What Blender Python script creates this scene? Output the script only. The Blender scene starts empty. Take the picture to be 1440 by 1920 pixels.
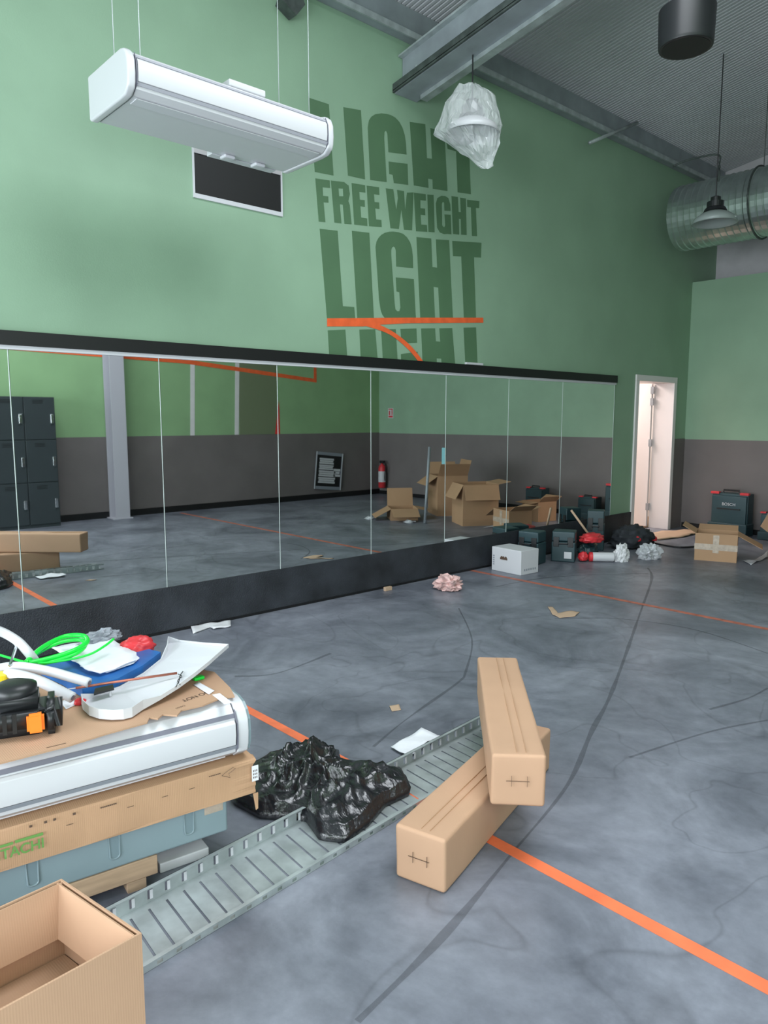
import bpy, bmesh, math, random
from mathutils import Vector, Matrix, noise
random.seed(7)
R = math.radians
# ------------------------------------------------------------------ camera
FPX, PITCH, YAW, EYE = 1383.0, R(7.17), R(47.7), 1.53
cam = bpy.data.objects.new('camera', bpy.data.cameras.new('camera'))
bpy.context.scene.collection.objects.link(cam)
cam.location = (0, 0, EYE)
cam.rotation_euler = (R(90) - PITCH, 0, YAW)
cam.data.sensor_fit = 'VERTICAL'
cam.data.sensor_height = 36.0
cam.data.lens = 36.0 * FPX / 1920.0
cam.data.clip_start = 0.02
bpy.context.scene.camera = cam
# ------------------------------------------------------------------ world, exposure
sc = bpy.context.scene
sc.view_settings.view_transform = 'Standard'
sc.view_settings.look = 'None'
sc.view_settings.gamma = 1.0
sc.view_settings.use_curve_mapping = False
sc.view_settings.exposure = 0.1
wd = bpy.data.worlds.new('sky'); sc.world = wd; wd.use_nodes = True
wd.node_tree.nodes['Background'].inputs[0].default_value = (0.80, 0.90, 1.0, 1)
wd.node_tree.nodes['Background'].inputs[1].default_value = 1.0
# ------------------------------------------------------------------ daylight through the shop front behind the camera, plus an added overhead lamp
def area(name, loc, rot, sx, sy, power, col):
    l = bpy.data.lights.new(name, 'AREA'); l.shape = 'RECTANGLE'; l.size = sx; l.size_y = sy
    l.energy = power; l.color = col
    o = bpy.data.objects.new(name, l); sc.collection.objects.link(o)
    o.location = loc; o.rotation_euler = rot
    return o
area('window_daylight', (-1.7, -3.85, 1.75), (R(80), 0, 0), 6.0, 2.6, 490, (0.86, 0.94, 1.0))
area('side_window_daylight', (1.52, 0.15, 1.8), (R(80), 0, R(90)), 3.4, 2.0, 90, (0.88, 0.95, 1.0))
area('added_overhead_light', (-1.3, 3.0, 5.45), (0, R(-9.4), 0), 2.6, 3.4, 235, (0.90, 0.95, 1.0))  # unseen lamp added for overhead light, hung below the closed ceiling
area('corridor_lamp', (-6.2, 9.3, 2.45), (0, 0, 0), 0.9, 0.9, 70, (1.0, 0.84, 0.78))

# ------------------------------------------------------------------ helpers
MW = {}
def at(px, py, x=None, y=None, z=None):
    l, d = px - 720, py - 960
    fh = FPX * math.cos(PITCH) - d * math.sin(PITCH)
    v = -(FPX * math.sin(PITCH) + d * math.cos(PITCH))
    r = Vector((-math.sin(YAW) * fh + math.cos(YAW) * l, math.cos(YAW) * fh + math.sin(YAW) * l, v))
    if z is not None: s = (z - EYE) / r.z
    elif x is not None: s = x / r.x
    else: s = y / r.y
    return Vector((r.x * s, r.y * s, EYE + r.z * s))

def tag(o, label=None, cat=None, group=None, kind=None):
    if label: o['label'] = label
    if cat: o['category'] = cat
    if group: o['group'] = group
    if kind: o['kind'] = kind
    return o
def empty(name, loc, rotz=0, rot=None):
    o = bpy.data.objects.new(name, None); sc.collection.objects.link(o)
    o.empty_display_size = 0.1
    o.location = loc
    o.rotation_euler = rot if rot else (0, 0, rotz)
    MW[o] = Matrix.Translation(Vector(loc)) @ o.rotation_euler.to_matrix().to_4x4()
    return o
def thing(name, label, cat, loc=(0, 0, 0), rotz=0, group=None, rot=None):
    return tag(empty(name, loc, rotz, rot), label, cat, group)

class MB:
    def __init__(s): s.bm = bmesh.new()
    def box(s, a, b, M=None):
        vs = [s.bm.verts.new((x, y, z)) for x in (a[0], b[0]) for y in (a[1], b[1]) for z in (a[2], b[2])]
        if M is not None:
            for v in vs: v.co = M @ v.co
        for f in ((0,1,3,2),(4,6,7,5),(0,4,5,1),(2,3,7,6),(0,2,6,4),(1,5,7,3)):
            s.bm.faces.new([vs[i] for i in f])
        return s
    def hexa(s, bot, top):
        vs = [s.bm.verts.new(p) for p in list(bot) + list(top)]
        n = len(bot)
        s.bm.faces.new(vs[:n][::-1]); s.bm.faces.new(vs[n:])
        for i in range(n): s.bm.faces.new((vs[i], vs[(i+1) % n], vs[n+(i+1) % n], vs[n+i]))
        return s
    def prism(s, pts, off):                    # polygon + thickness vector
        off = Vector(off)
        pts = [Vector(p) for p in pts]
        return s.hexa(pts, [p + off for p in pts])
    def tube(s, pts, r, n=8, closed=False, cap=True):
        pts = [Vector(p) for p in pts]; rings = []
        N = len(pts)
        for i, p in enumerate(pts):
            if closed: t = pts[(i+1) % N] - pts[i-1]
            else: t = pts[min(i+1, N-1)] - pts[max(i-1, 0)]
            t.normalize()
            u = t.cross(Vector((0, 0, 1)))
            if u.length < 1e-3: u = t.cross(Vector((1, 0, 0)))
            u.normalize(); w = t.cross(u)
            rr = r[i] if isinstance(r, (list, tuple)) else r
            rings.append([s.bm.verts.new(p + rr * (math.cos(2*math.pi*k/n) * u + math.sin(2*math.pi*k/n) * w)) for k in range(n)])
        rng = range(N) if closed else range(N-1)
        for i in rng:
            a, b = rings[i], rings[(i+1) % N]
            for k in range(n): s.bm.faces.new((a[k], a[(k+1) % n], b[(k+1) % n], b[k]))
        if cap and not closed:
            s.bm.faces.new(rings[0][::-1]); s.bm.faces.new(rings[-1])
        return s
    def lathe(s, prof, c=(0, 0, 0), n=32, M=None):   # prof: (r,z)
        rings = []
        for r, z in prof:
            ring = []
            for k in range(n):
                v = Vector((r*math.cos(2*math.pi*k/n), r*math.sin(2*math.pi*k/n), z))
                if M is not None: v = M @ v
                ring.append(s.bm.verts.new(v + Vector(c)))
            rings.append(ring)
        for a, b in zip(rings, rings[1:]):
            for k in range(n): s.bm.faces.new((a[k], a[(k+1) % n], b[(k+1) % n], b[k]))
        s.bm.faces.new(rings[0][::-1]); s.bm.faces.new(rings[-1])
        return s
    def build(s, name, m, parent=None, world=False, smooth=False, bevel=0, seg=2, shade=None):
        bmesh.ops.recalc_face_normals(s.bm, faces=s.bm.faces)
        me = bpy.data.meshes.new(name); s.bm.to_mesh(me); s.bm.free()
        if world and parent is not None:
            me.transform(MW[parent].inverted())
        me.materials.append(m)
        o = bpy.data.objects.new(name, me); sc.collection.objects.link(o)
        if parent is not None:
            o.parent = parent; MW[o] = MW[parent]
        else: MW[o] = Matrix.Identity(4)
        if smooth:
            for p in me.polygons: p.use_smooth = True
        if bevel:
            b = o.modifiers.new('bevel', 'BEVEL'); b.width = bevel; b.segments = seg
            b.limit_method = 'ANGLE'; b.angle_limit = R(35)
            for p in me.polygons: p.use_smooth = True
            w = o.modifiers.new('wn', 'WEIGHTED_NORMAL'); w.keep_sharp = True
        return o
def smoothcurve(pts, n=8):                      # Catmull-Rom
    pts = [Vector(p) for p in pts]; out = []
    for i in range(len(pts)-1):
        p0 = pts[max(i-1, 0)]; p1 = pts[i]; p2 = pts[i+1]; p3 = pts[min(i+2, len(pts)-1)]
        for k in range(n):
            t = k/n
            out.append(0.5*((2*p1)+(-p0+p2)*t+(2*p0-5*p1+4*p2-p3)*t*t+(-p0+3*p1-3*p2+p3)*t**3))
    out.append(pts[-1]); return out

# ------------------------------------------------------------------ materials
def mat(name, col, rough=0.6, metal=0.0, var=0.0, vscale=6.0, bump=0.0, bscale=40.0, col2=None, spec=None, stretch=(1,1,1), detail=4, coat=0):
    m = bpy.data.materials.new(name); m.use_nodes = True
    nt = m.node_tree; b = nt.nodes['Principled BSDF']
    b.inputs['Base Color'].default_value = (*col, 1); b.inputs['Roughness'].default_value = rough
    b.inputs['Metallic'].default_value = metal
    if spec is not None: b.inputs['Specular IOR Level'].default_value = spec
    if coat: b.inputs['Coat Weight'].default_value = coat
    if var or col2 or bump:
        tc = nt.nodes.new('ShaderNodeTexCoord'); mp = nt.nodes.new('ShaderNodeMapping')
        mp.inputs['Scale'].default_value = stretch
        nt.links.new(tc.outputs['Object'], mp.inputs['Vector'])
    if var or col2:
        n = nt.nodes.new('ShaderNodeTexNoise'); n.inputs['Scale'].default_value = vscale; n.inputs['Detail'].default_value = detail
        nt.links.new(mp.outputs[0], n.inputs['Vector'])
        cr = nt.nodes.new('ShaderNodeValToRGB')
        c2 = col2 if col2 else tuple(max(0, c*(1+var)) for c in col)
        c1 = col if col2 else tuple(c*(1-var) for c in col)
        cr.color_ramp.elements[0].position = 0.32; cr.color_ramp.elements[1].position = 0.68
        cr.color_ramp.elements[0].color = (*c1, 1); cr.color_ramp.elements[1].color = (*c2, 1)
        nt.links.new(n.outputs['Fac'], cr.inputs[0]); nt.links.new(cr.outputs[0], b.inputs['Base Color'])
    if bump:
        n2 = nt.nodes.new('ShaderNodeTexNoise'); n2.inputs['Scale'].default_value = bscale; n2.inputs['Detail'].default_value = 5
        nt.links.new(mp.outputs[0], n2.inputs['Vector'])
        bp = nt.nodes.new('ShaderNodeBump'); bp.inputs['Strength'].default_value = bump; bp.inputs['Distance'].default_value = 0.01
        nt.links.new(n2.outputs['Fac'], bp.inputs['Height']); nt.links.new(bp.outputs[0], b.inputs['Normal'])
    return m
def floor_mat():
    m = bpy.data.materials.new('rubber_floor'); m.use_nodes = True; nt = m.node_tree; b = nt.nodes['Principled BSDF']
    N = nt.nodes.new; Lk = nt.links.new
    tc = N('ShaderNodeTexCoord')
    def nz(scale, detail, rough, dist=0.0):
        n = N('ShaderNodeTexNoise'); n.inputs['Scale'].default_value = scale; n.inputs['Detail'].default_value = detail
        n.inputs['Roughness'].default_value = rough; n.inputs['Distortion'].default_value = dist
        Lk(tc.outputs['Object'], n.inputs['Vector']); return n
    a = nz(1.3, 8, 0.62, 0.8)
    r1 = N('ShaderNodeValToRGB'); e = r1.color_ramp.elements
    e[0].position = 0.33; e[0].color = (0.098, 0.106, 0.132, 1); e[1].position = 0.68; e[1].color = (0.245, 0.258, 0.305, 1)
    Lk(a.outputs['Fac'], r1.inputs[0])
    # thin dark scuffs: iso lines of a distorted noise
    s = nz(0.75, 2, 0.5, 1.6)
    ms = N('ShaderNodeMath'); ms.operation = 'SUBTRACT'; ms.inputs[1].default_value = 0.5; Lk(s.outputs['Fac'], ms.inputs[0])
    ma = N('ShaderNodeMath'); ma.operation = 'ABSOLUTE'; Lk(ms.outputs[0], ma.inputs[0])
    r2 = N('ShaderNodeValToRGB'); r2.color_ramp.elements[0].position = 0.0; r2.color_ramp.elements[0].color = (.80,.80,.80,1)
    r2.color_ramp.elements[1].position = 0.010; r2.color_ramp.elements[1].color = (1,1,1,1); Lk(ma.outputs[0], r2.inputs[0])
    mx = N('ShaderNodeMix'); mx.data_type = 'RGBA'; mx.blend_type = 'MULTIPLY'; mx.inputs['Factor'].default_value = 1.0
    Lk(r1.outputs[0], mx.inputs['A']); Lk(r2.outputs[0], mx.inputs['B'])
    d = nz(9, 10, 0.7)
    r3 = N('ShaderNodeValToRGB'); r3.color_ramp.elements[0].position = 0.35; r3.color_ramp.elements[0].color = (.86,.86,.86,1)
    r3.color_ramp.elements[1].position = 0.7; r3.color_ramp.elements[1].color = (1.15,1.15,1.15,1); Lk(d.outputs['Fac'], r3.inputs[0])
    mx2 = N('ShaderNodeMix'); mx2.data_type = 'RGBA'; mx2.blend_type = 'MULTIPLY'; mx2.inputs['Factor'].default_value = 1.0
    Lk(mx.outputs['Result'], mx2.inputs['A']); Lk(r3.outputs[0], mx2.inputs['B'])
    Lk(mx2.outputs['Result'], b.inputs['Base Color'])
    b.inputs['Roughness'].default_value = 0.40
    bp = N('ShaderNodeBump'); bp.inputs['Strength'].default_value = 0.25; bp.inputs['Distance'].default_value = 0.01
    Lk(a.outputs['Fac'], bp.inputs['Height']); Lk(bp.outputs[0], b.inputs['Normal'])
    return m
def carton_mat(name, col):
    m = mat(name, col, 0.75, var=0.05, vscale=3)
    nt = m.node_tree; b = nt.nodes['Principled BSDF']
    tc = nt.nodes.new('ShaderNodeTexCoord'); w = nt.nodes.new('ShaderNodeTexWave')
    w.inputs['Scale'].default_value = 55; w.inputs['Distortion'].default_value = 0.3; w.bands_direction = 'Y'
    nt.links.new(tc.outputs['Object'], w.inputs['Vector'])
    bp = nt.nodes.new('ShaderNodeBump'); bp.inputs['Strength'].default_value = 0.10; bp.inputs['Distance'].default_value = 0.002
    nt.links.new(w.outputs['Fac'], bp.inputs['Height']); nt.links.new(bp.outputs[0], b.inputs['Normal'])
    return m
def film_mat(name, col, alpha, rough=0.15):
    m = bpy.data.materials.new(name); m.use_nodes = True; nt = m.node_tree; b = nt.nodes['Principled BSDF']
    b.inputs['Base Color'].default_value = (*col, 1); b.inputs['Roughness'].default_value = rough
    b.inputs['Alpha'].default_value = alpha; b.inputs['Specular IOR Level'].default_value = 0.9
    return m
M = dict(
    green=mat('green_paint', (0.262, 0.400, 0.278), 0.62, var=0.05, vscale=2.0, bump=0.06, bscale=90),
    green2=mat('bright_green_paint', (0.26, 0.43, 0.22), 0.62, var=0.05, vscale=2.0),
    dgreen=mat('dark_green_lettering', (0.085, 0.172, 0.088), 0.6, var=0.05, vscale=3),
    grey=mat('dark_grey_wall_paint', (0.165, 0.145, 0.143), 0.65, var=0.08, vscale=2, bump=0.08, bscale=110),
    olive=mat('olive_paint', (0.17, 0.21, 0.12), 0.65), orange=mat('orange_paint', (0.85, 0.13, 0.035), 0.55, var=0.1, vscale=12),
    tape=mat('orange_floor_tape', (0.80, 0.17, 0.065), 0.5, var=0.18, vscale=7),
    oldtape=mat('scuffed_orange_tape', (0.42, 0.13, 0.085), 0.55, var=0.3, vscale=14),
    redp=mat('red_paint', (0.75, 0.03, 0.03), 0.5),
    floor=floor_mat(),
    plinth=mat('black_plinth', (0.026, 0.029, 0.036), 0.5, var=0.4, vscale=4, bump=0.5, bscale=120),
    black=mat('matt_black', (0.006, 0.006, 0.007), 0.5),
    blackp=mat('black_plastic', (0.014, 0.015, 0.017), 0.38),
    ceil=mat('ceiling_deck_metal', (0.46, 0.47, 0.49), 0.45, metal=0.0, var=0.06, vscale=1.5),
    galv=mat('galvanised_steel', (0.42, 0.46, 0.47), 0.38, metal=0.4, var=0.22, vscale=9, bump=0.05),
    steel=mat('grey_primed_steel', (0.30, 0.33, 0.36), 0.5, metal=0.25, var=0.12, vscale=5),
    dsteel=mat('dark_steel', (0.075, 0.09, 0.085), 0.5, metal=0.4, var=0.3, vscale=14),
    duct=mat('spiral_duct_metal', (0.50, 0.56, 0.55), 0.30, metal=0.9, var=0.15, vscale=5),
    white=mat('white_plastic', (0.61, 0.61, 0.64), 0.38), offw=mat('offwhite_casing', (0.62, 0.62, 0.66), 0.45),
    seam=mat('grey_seam', (0.15, 0.15, 0.19), 0.5), seam2=mat('mid_grey_louvre', (0.26, 0.28, 0.32), 0.45),
    wdoor=mat('white_door_paint', (0.76, 0.72, 0.72), 0.45), wwall=mat('white_wall_paint', (0.72, 0.70, 0.70), 0.6, var=0.04),
    block=mat('unpainted_white_wall', (0.50, 0.48, 0.50), 0.7, var=0.06, bump=0.15, bscale=20),
    carton=carton_mat('brown_cardboard', (0.48, 0.285, 0.165)), carton2=carton_mat('pale_cardboard', (0.47, 0.285, 0.180)),
    cartond=carton_mat('worn_cardboard', (0.42, 0.255, 0.145)),
    tapeb=mat('clear_packing_tape', (0.48, 0.39, 0.31), 0.2, spec=0.7, var=0.12, vscale=30),
    ink=mat('printed_ink', (0.10, 0.06, 0.04), 0.6), hgreen=mat('green_print', (0.13, 0.30, 0.07), 0.6),
    casing=mat('blue_grey_casing', (0.23, 0.305, 0.335), 0.35, var=0.05, vscale=3), casing2=mat('blue_grey_recess', (0.19, 0.26, 0.29), 0.4),
    wood=mat('raw_wood', (0.42, 0.29, 0.19), 0.7, var=0.2, vscale=5, stretch=(8, 1, 8)),
    foam=mat('white_foam', (0.72, 0.72, 0.74), 0.8), paper=mat('white_paper', (0.80, 0.81, 0.86), 0.7, var=0.05, vscale=15),
    blue=mat('blue_plastic', (0.015, 0.13, 0.42), 0.4, var=0.15, vscale=10), neon=mat('bright_green_hose', (0.01, 0.72, 0.06), 0.3),
    teal=mat('dark_teal_plastic', (0.018, 0.048, 0.058), 0.4), red=mat('red_plastic', (0.62, 0.035, 0.045), 0.4, var=0.15),
    copper=mat('copper_tube', (0.48, 0.17, 0.12), 0.35, metal=0.6), orangep=mat('orange_battery', (0.95, 0.22, 0.02), 0.4),
    yellow=mat('yellow_tape_roll', (0.85, 0.66, 0.02), 0.4), chrome=mat('chrome', (0.7, 0.72, 0.75), 0.18, metal=1.0),
    locker=mat('dark_locker_steel', (0.045, 0.056, 0.062), 0.42, metal=0.2), pillar=mat('grey_column_paint', (0.46, 0.45, 0.50), 0.5),
    skin=mat('tan_debris', (0.50, 0.35, 0.24), 0.7), pink=mat('pink_crumple', (0.62, 0.40, 0.38), 0.7, var=0.25, vscale=20),
    cyan=mat('pale_cyan_plastic', (0.25, 0.55, 0.60), 0.4), shade=mat('grey_glass_shade', (0.30, 0.34, 0.33), 0.25),
    darkcloth=mat('dark_canvas', (0.03, 0.034, 0.042), 0.8, bump=0.3),
)
m = mat('mirror_glass', (0.80, 0.83, 0.82), 0.015, metal=1.0); M['mirror'] = m
M['edge'] = mat('polished_mirror_edge', (0.55, 0.62, 0.60), 0.3)
M['film'] = film_mat('clear_plastic_film', (0.80, 0.82, 0.84), 0.42, 0.18)
M['frost'] = film_mat('frosted_plastic_film', (0.72, 0.74, 0.78), 0.62, 0.3)
M['offseam'] = mat('light_grey_seam', (0.38, 0.38, 0.43), 0.5)
M['bin'] = mat('black_bin_liner', (0.010, 0.010, 0.013), 0.24, spec=0.9, bump=0.9, bscale=16, stretch=(1, 2.2, 1))
M['scuff'] = film_mat('dark_floor_scuff', (0.03, 0.033, 0.042), 0.27, 0.6)

def textmesh(name, s, m, parent, Mt, width, height, depth=0.0006, bold=0.0):
    cu = bpy.data.curves.new(name, 'FONT'); cu.body = s; cu.extrude = 0.0; cu.offset = bold
    o = bpy.data.objects.new(name, cu); sc.collection.objects.link(o)
    bpy.context.view_layer.update()
    me = bpy.data.meshes.new_from_object(o.evaluated_get(bpy.context.evaluated_depsgraph_get()))
    bpy.data.objects.remove(o); bpy.data.curves.remove(cu)
    xs = [v.co.x for v in me.vertices]; ys = [v.co.y for v in me.vertices]
    for v in me.vertices:
        v.co.x = (v.co.x - min(xs)) / (max(xs)-min(xs)) * width
        v.co.y = (v.co.y - min(ys)) / (max(ys)-min(ys)) * height
    me.transform(Mt); me.materials.clear(); me.materials.append(m)
    t = bpy.data.objects.new(name, me); sc.collection.objects.link(t)
    if parent is not None: t.parent = parent; MW[t] = MW[parent]
    return t
def frame(o, ex, ey):                              # matrix with origin o, x axis ex, y axis ey
    ex = Vector(ex).normalized(); ey = Vector(ey).normalized(); ez = ex.cross(ey)
    m = Matrix((ex, ey, ez)).transposed().to_4x4(); m.translation = Vector(o); return m

def struct(name, mb, m, **k):
    o = mb.build(name, m, **k); o['kind'] = 'structure'; return o

# ================================================================== ROOM
WX, OX, FY, BY = -4.89, 1.60, 10.2, -4.0      # left wall, right wall, far wall, back wall
ZW, SL = 4.97, 0.165
def zc(x): return ZW + (x - WX) * SL
struct('floor', MB().box((WX-0.3, BY-0.2, -0.1), (OX+0.2, 11.2, 0)), M['floor'])
# left wall with the door opening (grey dado only past the door and before the mirror's end there is green)
DY0, DY1, DZ = 8.84, 9.80, 2.03
w = MB()
w.box((WX-0.26, BY-0.2, 0), (WX, DY0, 5.4)); w.box((WX-0.26, DY1, 0), (WX, 11.0, 5.4)); w.box((WX-0.26, DY0, DZ), (WX, DY1, 5.4))
struct('wall_left', w, M['green'])
d = MB().box((WX, DY1+0.07, 0), (WX+0.004, FY, 1.26))
struct('trim_1', d, M['grey'])
# far wall: painted partition 3.4 m high, white wall behind above it
w = MB().box((WX, FY, 1.25), (OX+0.1, FY+0.14, 3.40))
struct('wall_far', w, M['green'])
struct('trim_2', MB().box((WX, FY, 0), (OX+0.1, FY+0.14, 1.25)), M['grey'])
struct('wall_far_upper', MB().box((WX-0.26, 10.9, 0), (OX+0.3, 11.1, 6.6)), M['block'])
# right wall (seen in the mirror)
w = MB(); w.box((OX, 2.3, 1.26), (OX+0.2, 11.0, 6.3)); w.box((OX, BY, 3.1), (OX+0.2, 2.3, 6.3)); w.box((OX, BY, 0), (OX+0.2, -1.6, 3.1)); w.box((OX, 2.0, 0), (OX+0.2, 2.3, 3.1)); w.box((OX,-1.6,0),(OX+.2,2.0,.75))
struct('wall_right', w, M['green2'])
struct('trim_3', MB().box((OX, 2.3, 0), (OX+0.2, FY, 1.26)), M['grey'])
struct('baseboard_right', MB().box((OX-0.015, 2.3, 0), (OX, FY, 0.10)), M['black'])
struct('baseboard_far', MB().box((WX+0.02, FY-0.012, 0), (OX-0.015, FY, 0.07)), M['black'])
# back wall with the shop front opening
w = MB(); w.box((WX, BY-0.2, 3.2), (OX+0.2, BY, 6.4)); w.box((WX, BY-0.2, 0), (-4.75, BY, 3.2)); w.box((1.35, BY-0.2, 0), (OX+0.2, BY, 3.2)); w.box((-4.75, BY-0.2, 0), (1.35, BY, 0.35))
struct('wall_back', w, M['green2'])
fr = MB()
for i in range(6):
    x = -4.75 + i*1.22; fr.box((x-0.03, BY-0.12, 0.35), (x+0.03, BY-0.04, 3.2))
fr.box((-4.75, BY-0.12, 3.14), (1.35, BY-0.04, 3.2))
struct('window_1', fr, M['dsteel'])
fr = MB()
for y in (-1.6, -0.4, 0.8, 2.0): fr.box((OX+0.06, y-0.03, .75), (OX+0.12, y+0.03, 3.1))
struct('window_2', fr, M['dsteel'])
fr = MB()
for x_a, x_b, y_a, y_b in ((-2.7, -2.6, 1.2, 4.8), (0.0, 0.1, 1.2, 4.8), (-2.6, 0.0, 1.2, 1.3), (-2.6, 0.0, 4.7, 4.8)):
    fr.hexa([(x_a, y_a, zc(x_a)-.08), (x_b, y_a, zc(x_b)-.08), (x_b, y_b, zc(x_b)-.08), (x_a, y_b, zc(x_a)-.08)], [(x_a, y_a, zc(x_a)), (x_b, y_a, zc(x_b)), (x_b, y_b, zc(x_b)), (x_a, y_b, zc(x_a))])
struct('added_skylight_frame', fr, M['white'])  # unseen frame added round the overhead lamp; the ceiling has no opening here
# ceiling: corrugated deck, ribs running up the roof slope
c = MB(); bm = c.bm
y = BY - 0.2; prof = []
while y < 11.2:
    prof += [(y, 0.0), (y+0.028, 0.0), (y+0.033, 0.010), (y+0.045, 0.010)]; y += 0.05
x0, x1 = WX-0.3, OX+0.3
a = [bm.verts.new((x0, yy, zc(x0)+h)) for yy, h in prof]; b = [bm.verts.new((x1, yy, zc(x1)+h)) for yy, h in prof]
for i in range(len(prof)-1): bm.faces.new((a[i], a[i+1], b[i+1], b[i]))
struct('ceiling', c, M['ceil'])
struct('roof_slab', MB().hexa([(x0, BY-.3, zc(x0)+.05), (x1, BY-.3, zc(x1)+.05), (x1, 11.3, zc(x1)+.05), (x0, 11.3, zc(x0)+.05)],
                         [(x0, BY-.3, zc(x0)+.2), (x1, BY-.3, zc(x1)+.2), (x1, 11.3, zc(x1)+.2), (x0, 11.3, zc(x0)+.2)]), M['steel'])

# mirror surround
struct('baseboard_left', MB().box((WX, BY, 0), (WX+0.018, DY0-0.02, 0.335)), M['plinth'])
struct('trim_4', MB().box((WX, -0.6, 1.972), (WX+0.045, 8.275, 2.058)), M['black'])
struct('trim_5', MB().box((WX, -0.6, 1.948), (WX+0.03, 8.275, 1.972)), M['offw'])
struct('trim_6', MB().box((WX+0.018, BY, 0), (WX+0.024, 8.7, 0.02)), M['black'])
seams = [-0.555, 0.41, 1.375, 2.34, 3.315, 4.287, 5.243, 6.2, 7.17, 8.272]
ml = ['mirror panel reflecting the left part of the lockers, at the left edge', 'mirror panel at far left reflecting grey lockers and the column',
      'mirror panel reflecting two pale vertical wall stripes', 'mirror panel reflecting the tilted framed poster',
      'mirror panel reflecting the fire extinguisher and small open cartons', 'mirror panel reflecting the large open cartons',
      'mirror panel reflecting the taped carton, second from the door end', 'mirror panel at the end nearest the white door']
for i in range(1, len(seams)-1):
    t = thing('mirror_panel', ml[i-1], 'mirror', (WX, (seams[i]+seams[i+1])/2, 0.335), 0, 'wall mirror panels')
    h = (seams[i+1]-seams[i])/2
    MB().box((0.0, -h+0.0015, 0), (0.012, h-0.0015, 1.618)).build('mirror_glass', M['mirror'], t)
    MB().box((0.002, h-0.0055, 0), (0.0135, h-0.0015, 1.612)).build('glass_edge', M['edge'], t)

# door: frame, leaf swung away into the corridor, corridor shell
t = MB()
t.box((WX-0.27, DY0-0.065, 0), (WX+0.02, DY0+0.012, DZ-0.012)); t.box((WX-0.27, DY1-0.012, 0), (WX+0.02, DY1+0.065, DZ-0.012)); t.box((WX-0.27, DY0-0.065, DZ-0.012), (WX+0.02, DY1+0.065, DZ+0.065))
dr = struct('door_1', t, M['wdoor'], bevel=0.004)
lf = MB().box((WX-0.27-0.88, DY1-0.055, 0.02), (WX-0.285, DY1-0.015, 2.02)).build('door_leaf', M['wdoor'], dr, bevel=0.003)
for z in (0.25, 1.15, 1.72, 1.88):
    MB().box((WX-0.30, DY1-0.062, z), (WX-0.255, DY1-0.04, z+0.10)).build('hinge', M['steel'], lf)
k = MB(); k.box((WX-1.10, DY1-0.075, 0.98), (WX-1.06, DY1-0.055, 1.14)); k.tube([(WX-1.08, DY1-.06, 1.08), (WX-1.08, DY1-.11, 1.08), (WX-0.98, DY1-.11, 1.08)], 0.009)
k.build('door_handle', M['chrome'], lf)
w = MB()
w.box((-7.4, 8.0, -0.1), (WX-0.26, 11.0, 0)); struct('corridor_floor', w, M['wood'])
w = MB(); w.box((-7.5, 8.0, 0), (-7.4, 11.0, 2.7)); w.box((-7.4, 10.9, 0), (WX-.26, 11.0, 2.7)); w.box((-7.4, 7.9, 0), (WX-.26, 8.0, 2.7)); w.box((-7.5, 7.9, 2.7), (WX-.26, 11.0, 2.8))
struct('wall_corridor', w, M['wwall'])

# ---------------------------------------------------------------- right wall paint marks (seen in the mirror)
t = thing('wall_mural', 'pale stripes and orange line painted on the opposite green wall, seen in the mirror', 'mural', (OX-0.004, 6.0, 1.26))
def rq(pts, name, m, k=0.002):
    MB().prism([(OX-0.001-k, y_, z_) for y_, z_ in pts], (k, 0, 0)).build(name, m, t, world=True)
rq([(6.90, 1.26), (7.70, 1.26), (7.70, 2.9), (6.90, 2.9)], 'painted_panel', M['olive'])
rq([(5.95, 1.26), (6.03, 1.26), (6.09, 2.9), (6.01, 2.9)], 'painted_stripe', M['wwall'], 0.003)
rq([(6.80, 1.26), (6.88, 1.26), (6.94, 2.9), (6.86, 2.9)], 'painted_stripe', M['wwall'], 0.003)
rq([(7.64, 1.26), (7.75, 1.26), (7.74, 1.85)], 'painted_stripe', M['redp'], 0.003)
rq([(5.9, 2.44), (8.60, 2.22), (8.60, 2.7), (8.54, 2.7), (8.54, 2.29), (5.9, 2.51)], 'painted_line', M['orange'], 0.004)
rq([(2.3, 2.62), (5.9, 2.50), (5.9, 2.44), (2.3, 2.52)], 'painted_line', M['orange'], 0.004)

# ================================================================== STEELWORK
def along(x0, x1, y0, y1, za, zb, mb):           # bar running up the slope, z given at the left wall
    s0, s1 = (x0-WX)*SL, (x1-WX)*SL
    mb.hexa([(x0, y0, za+s0), (x1, y0, za+s1), (x1, y1, za+s1), (x0, y1, za+s0)], [(x0, y0, zb+s0), (x1, y0, zb+s1), (x1, y1, zb+s1), (x0, y1, zb+s0)])
    return mb
t = thing('wall_purlin', 'galvanised steel channel running along the top of the green wall', 'beam', (WX+0.02, 4, 4.74))
MB().box((WX+0.055, BY, 4.76), (WX+0.065, 10.88, 4.98)).build('web', M['steel'], t, world=True)
b_ = MB(); b_.box((WX+0.003, BY, 4.735), (WX+0.11, 10.88, 4.76)); b_.build('bottom_flange', M['steel'], t, world=True)
MB().box((WX+0.10, BY, 4.725), (WX+0.115, 10.88, 4.775)).build('lip', M['galv'], t, world=True)
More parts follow.
